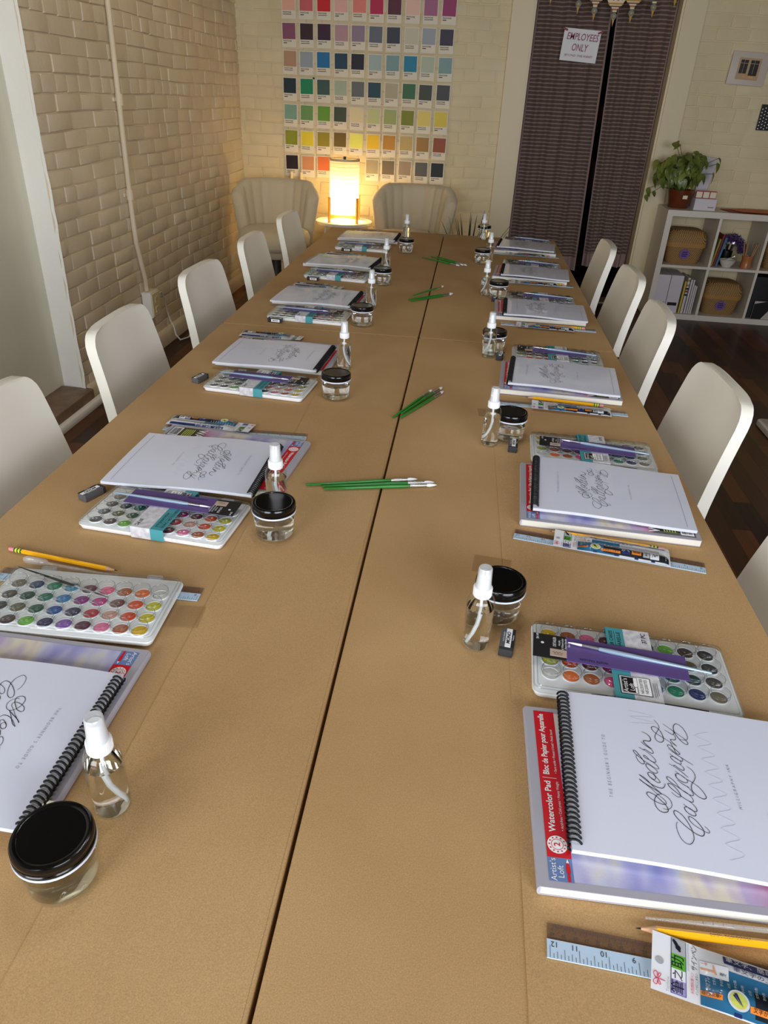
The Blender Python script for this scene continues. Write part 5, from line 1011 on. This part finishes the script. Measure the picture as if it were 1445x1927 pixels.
# framed photo and black picture
t = thing('framed_photo', 'white framed photograph of dark windows on the back wall', 'picture', (1.826, YB-.018, T+.900), (PI/2, R(2), 0))
k = MB(); k.rprism(.250, .196, 0, .012, .004, bev=.003, seg=2); k.build('frame', 'frame_white', t)
k = MB(); k.rect(-.075, .075, -.066, .062, .0124, 0); k.rect(-.062, -.012, -.030, .050, .0128, 1); k.rect(.004, .060, -.040, .050, .0128, 1)
for x in (-.038, .030): k.rect(x-.001, x+.001, -.03, .05, .0131, 0)
for x0, x1 in ((-.062, -.012), (.004, .060)): k.rect(x0, x1, .029, .0315, .0131, 0)
k.rect(-.030, -.008, -.050, -.043, .0128, 2); k.rect(.012, .044, -.054, -.044, .0128, 2); k.build('photograph', ['photo_tan', 'photo_dark', 'lamp_wood'], t)
t = thing('dotted_picture', 'black picture with white dots at the edge of view on the wall', 'picture', (2.098, YB-.014, T+.615), (PI/2, 0, 0)); k = MB(); k.box(-.115, .115, -.08, .08, 0, .010); k.build('panel', 'photo_dark', t)
k = MB(); [k.disc(-.105+.02*i, -.07+.02*j+.008*(i % 2), .0104, .004, 0, 8) for i in range(11) for j in range(7)]; k.build('dots', 'paper_white', t)
t = thing('white_stand', 'white stand foot at the edge of view on the wooden floor', 'stand', (1.78, 3.42, 0), R(0)); k = MB(); k.rprism(.40, .40, 0, .030, .03, bev=.006); k.build('foot', 'metal_white', t); k = MB(); k.tube([(-.10,0,.03), (-.10,0,.6)], .02, 10); k.build('post', 'metal_white', t)

# ------------------------------------------------------------------ light
def area(name, loc, rot, sx, sy, power, col):
    l = bpy.data.lights.new(name, 'AREA'); l.shape = 'RECTANGLE'; l.size = sx; l.size_y = sy; l.energy = power; l.color = col; o = bpy.data.objects.new(name, l); COL.objects.link(o); o.location = loc; o.rotation_euler = rot; return o
def point(name, loc, r, power, col):
    l = bpy.data.lights.new(name, 'POINT'); l.shadow_soft_size = r; l.energy = power; l.color = col; o = bpy.data.objects.new(name, l); COL.objects.link(o); o.location = loc; return o
for a_, b_ in ((wx0, wp0), (wp1, wx1)): area('window_daylight', ((a_+b_)/2, YF-.01, (wz0+wz1)/2), (R(90), 0, 0), b_-a_-.1, wz1-wz0-.1, 25.6*(b_-a_)*(wz1-wz0), (.98, 1.02, 1.10))
point('lantern_bulb_light', (-.925, 5.735, zt+.155), .025, 8, (1.0, .77, .40))
for x, y in ((-.3, 1.3), (.2, 1.5), (-.05, 1.0)): point('ceiling_bulb_light', (x, y, 2.85), .03, 8.2, (1.0, 1.0, 1.08))
def spot(loc, tgt, power, col, ang=70, r=.03):
    l = bpy.data.lights.new('ceiling_spot_light', 'SPOT'); l.energy = power; l.color = col; l.spot_size = R(ang); l.spot_blend = .8; l.shadow_soft_size = r
    o = bpy.data.objects.new('ceiling_spot_light', l); COL.objects.link(o); o.location = loc; o.rotation_euler = (Vector(tgt)-Vector(loc)).to_track_quat('-Z', 'Y').to_euler()
spot((-.2, 4.2, 2.9), (XW, 4.4, 1.0), 18, (1.0, .78, .46), 90); spot((-.2, 3.1, 2.9), (XW, 3.7, 1.2), 18, (1.0, .78, .46), 90)
w = bpy.data.worlds.new('World'); S.world = w; w.use_nodes = True; w.node_tree.nodes['Background'].inputs[0].default_value = (.75, .85, 1, 1); w.node_tree.nodes['Background'].inputs[1].default_value = .6

# ------------------------------------------------------------------ camera
cam = bpy.data.cameras.new('camera'); co = bpy.data.objects.new('camera', cam); COL.objects.link(co); S.camera = co
Rw = ((0.9926656316504456, 0.11319549454209456, 0.042446716662097476), (0.09370842800872851, -0.49863737680724374, -0.8617305245672361), (-0.07637849343993824, 0.8593878905745422, -0.5055875584640942))
mw = Matrix(((Rw[0][0], -Rw[1][0], -Rw[2][0], 0), (Rw[0][1], -Rw[1][1], -Rw[2][1], 0), (Rw[0][2], -Rw[1][2], -Rw[2][2], 0.643268+T), (0,0,0,1)))
co.matrix_world = mw
cam.sensor_fit = 'HORIZONTAL'; cam.sensor_width = 36; cam.lens = 1340/1445*36; cam.clip_start = .02; cam.clip_end = 60
S.view_settings.view_transform = 'Standard'; S.view_settings.look = 'None'; S.view_settings.exposure = 0; S.view_settings.gamma = 1
S.cycles.max_bounces = 12; S.cycles.transmission_bounces = 12; S.cycles.transparent_max_bounces = 24; S.cycles.diffuse_bounces = 4; S.cycles.glossy_bounces = 4; S.cycles.sample_clamp_indirect = 6
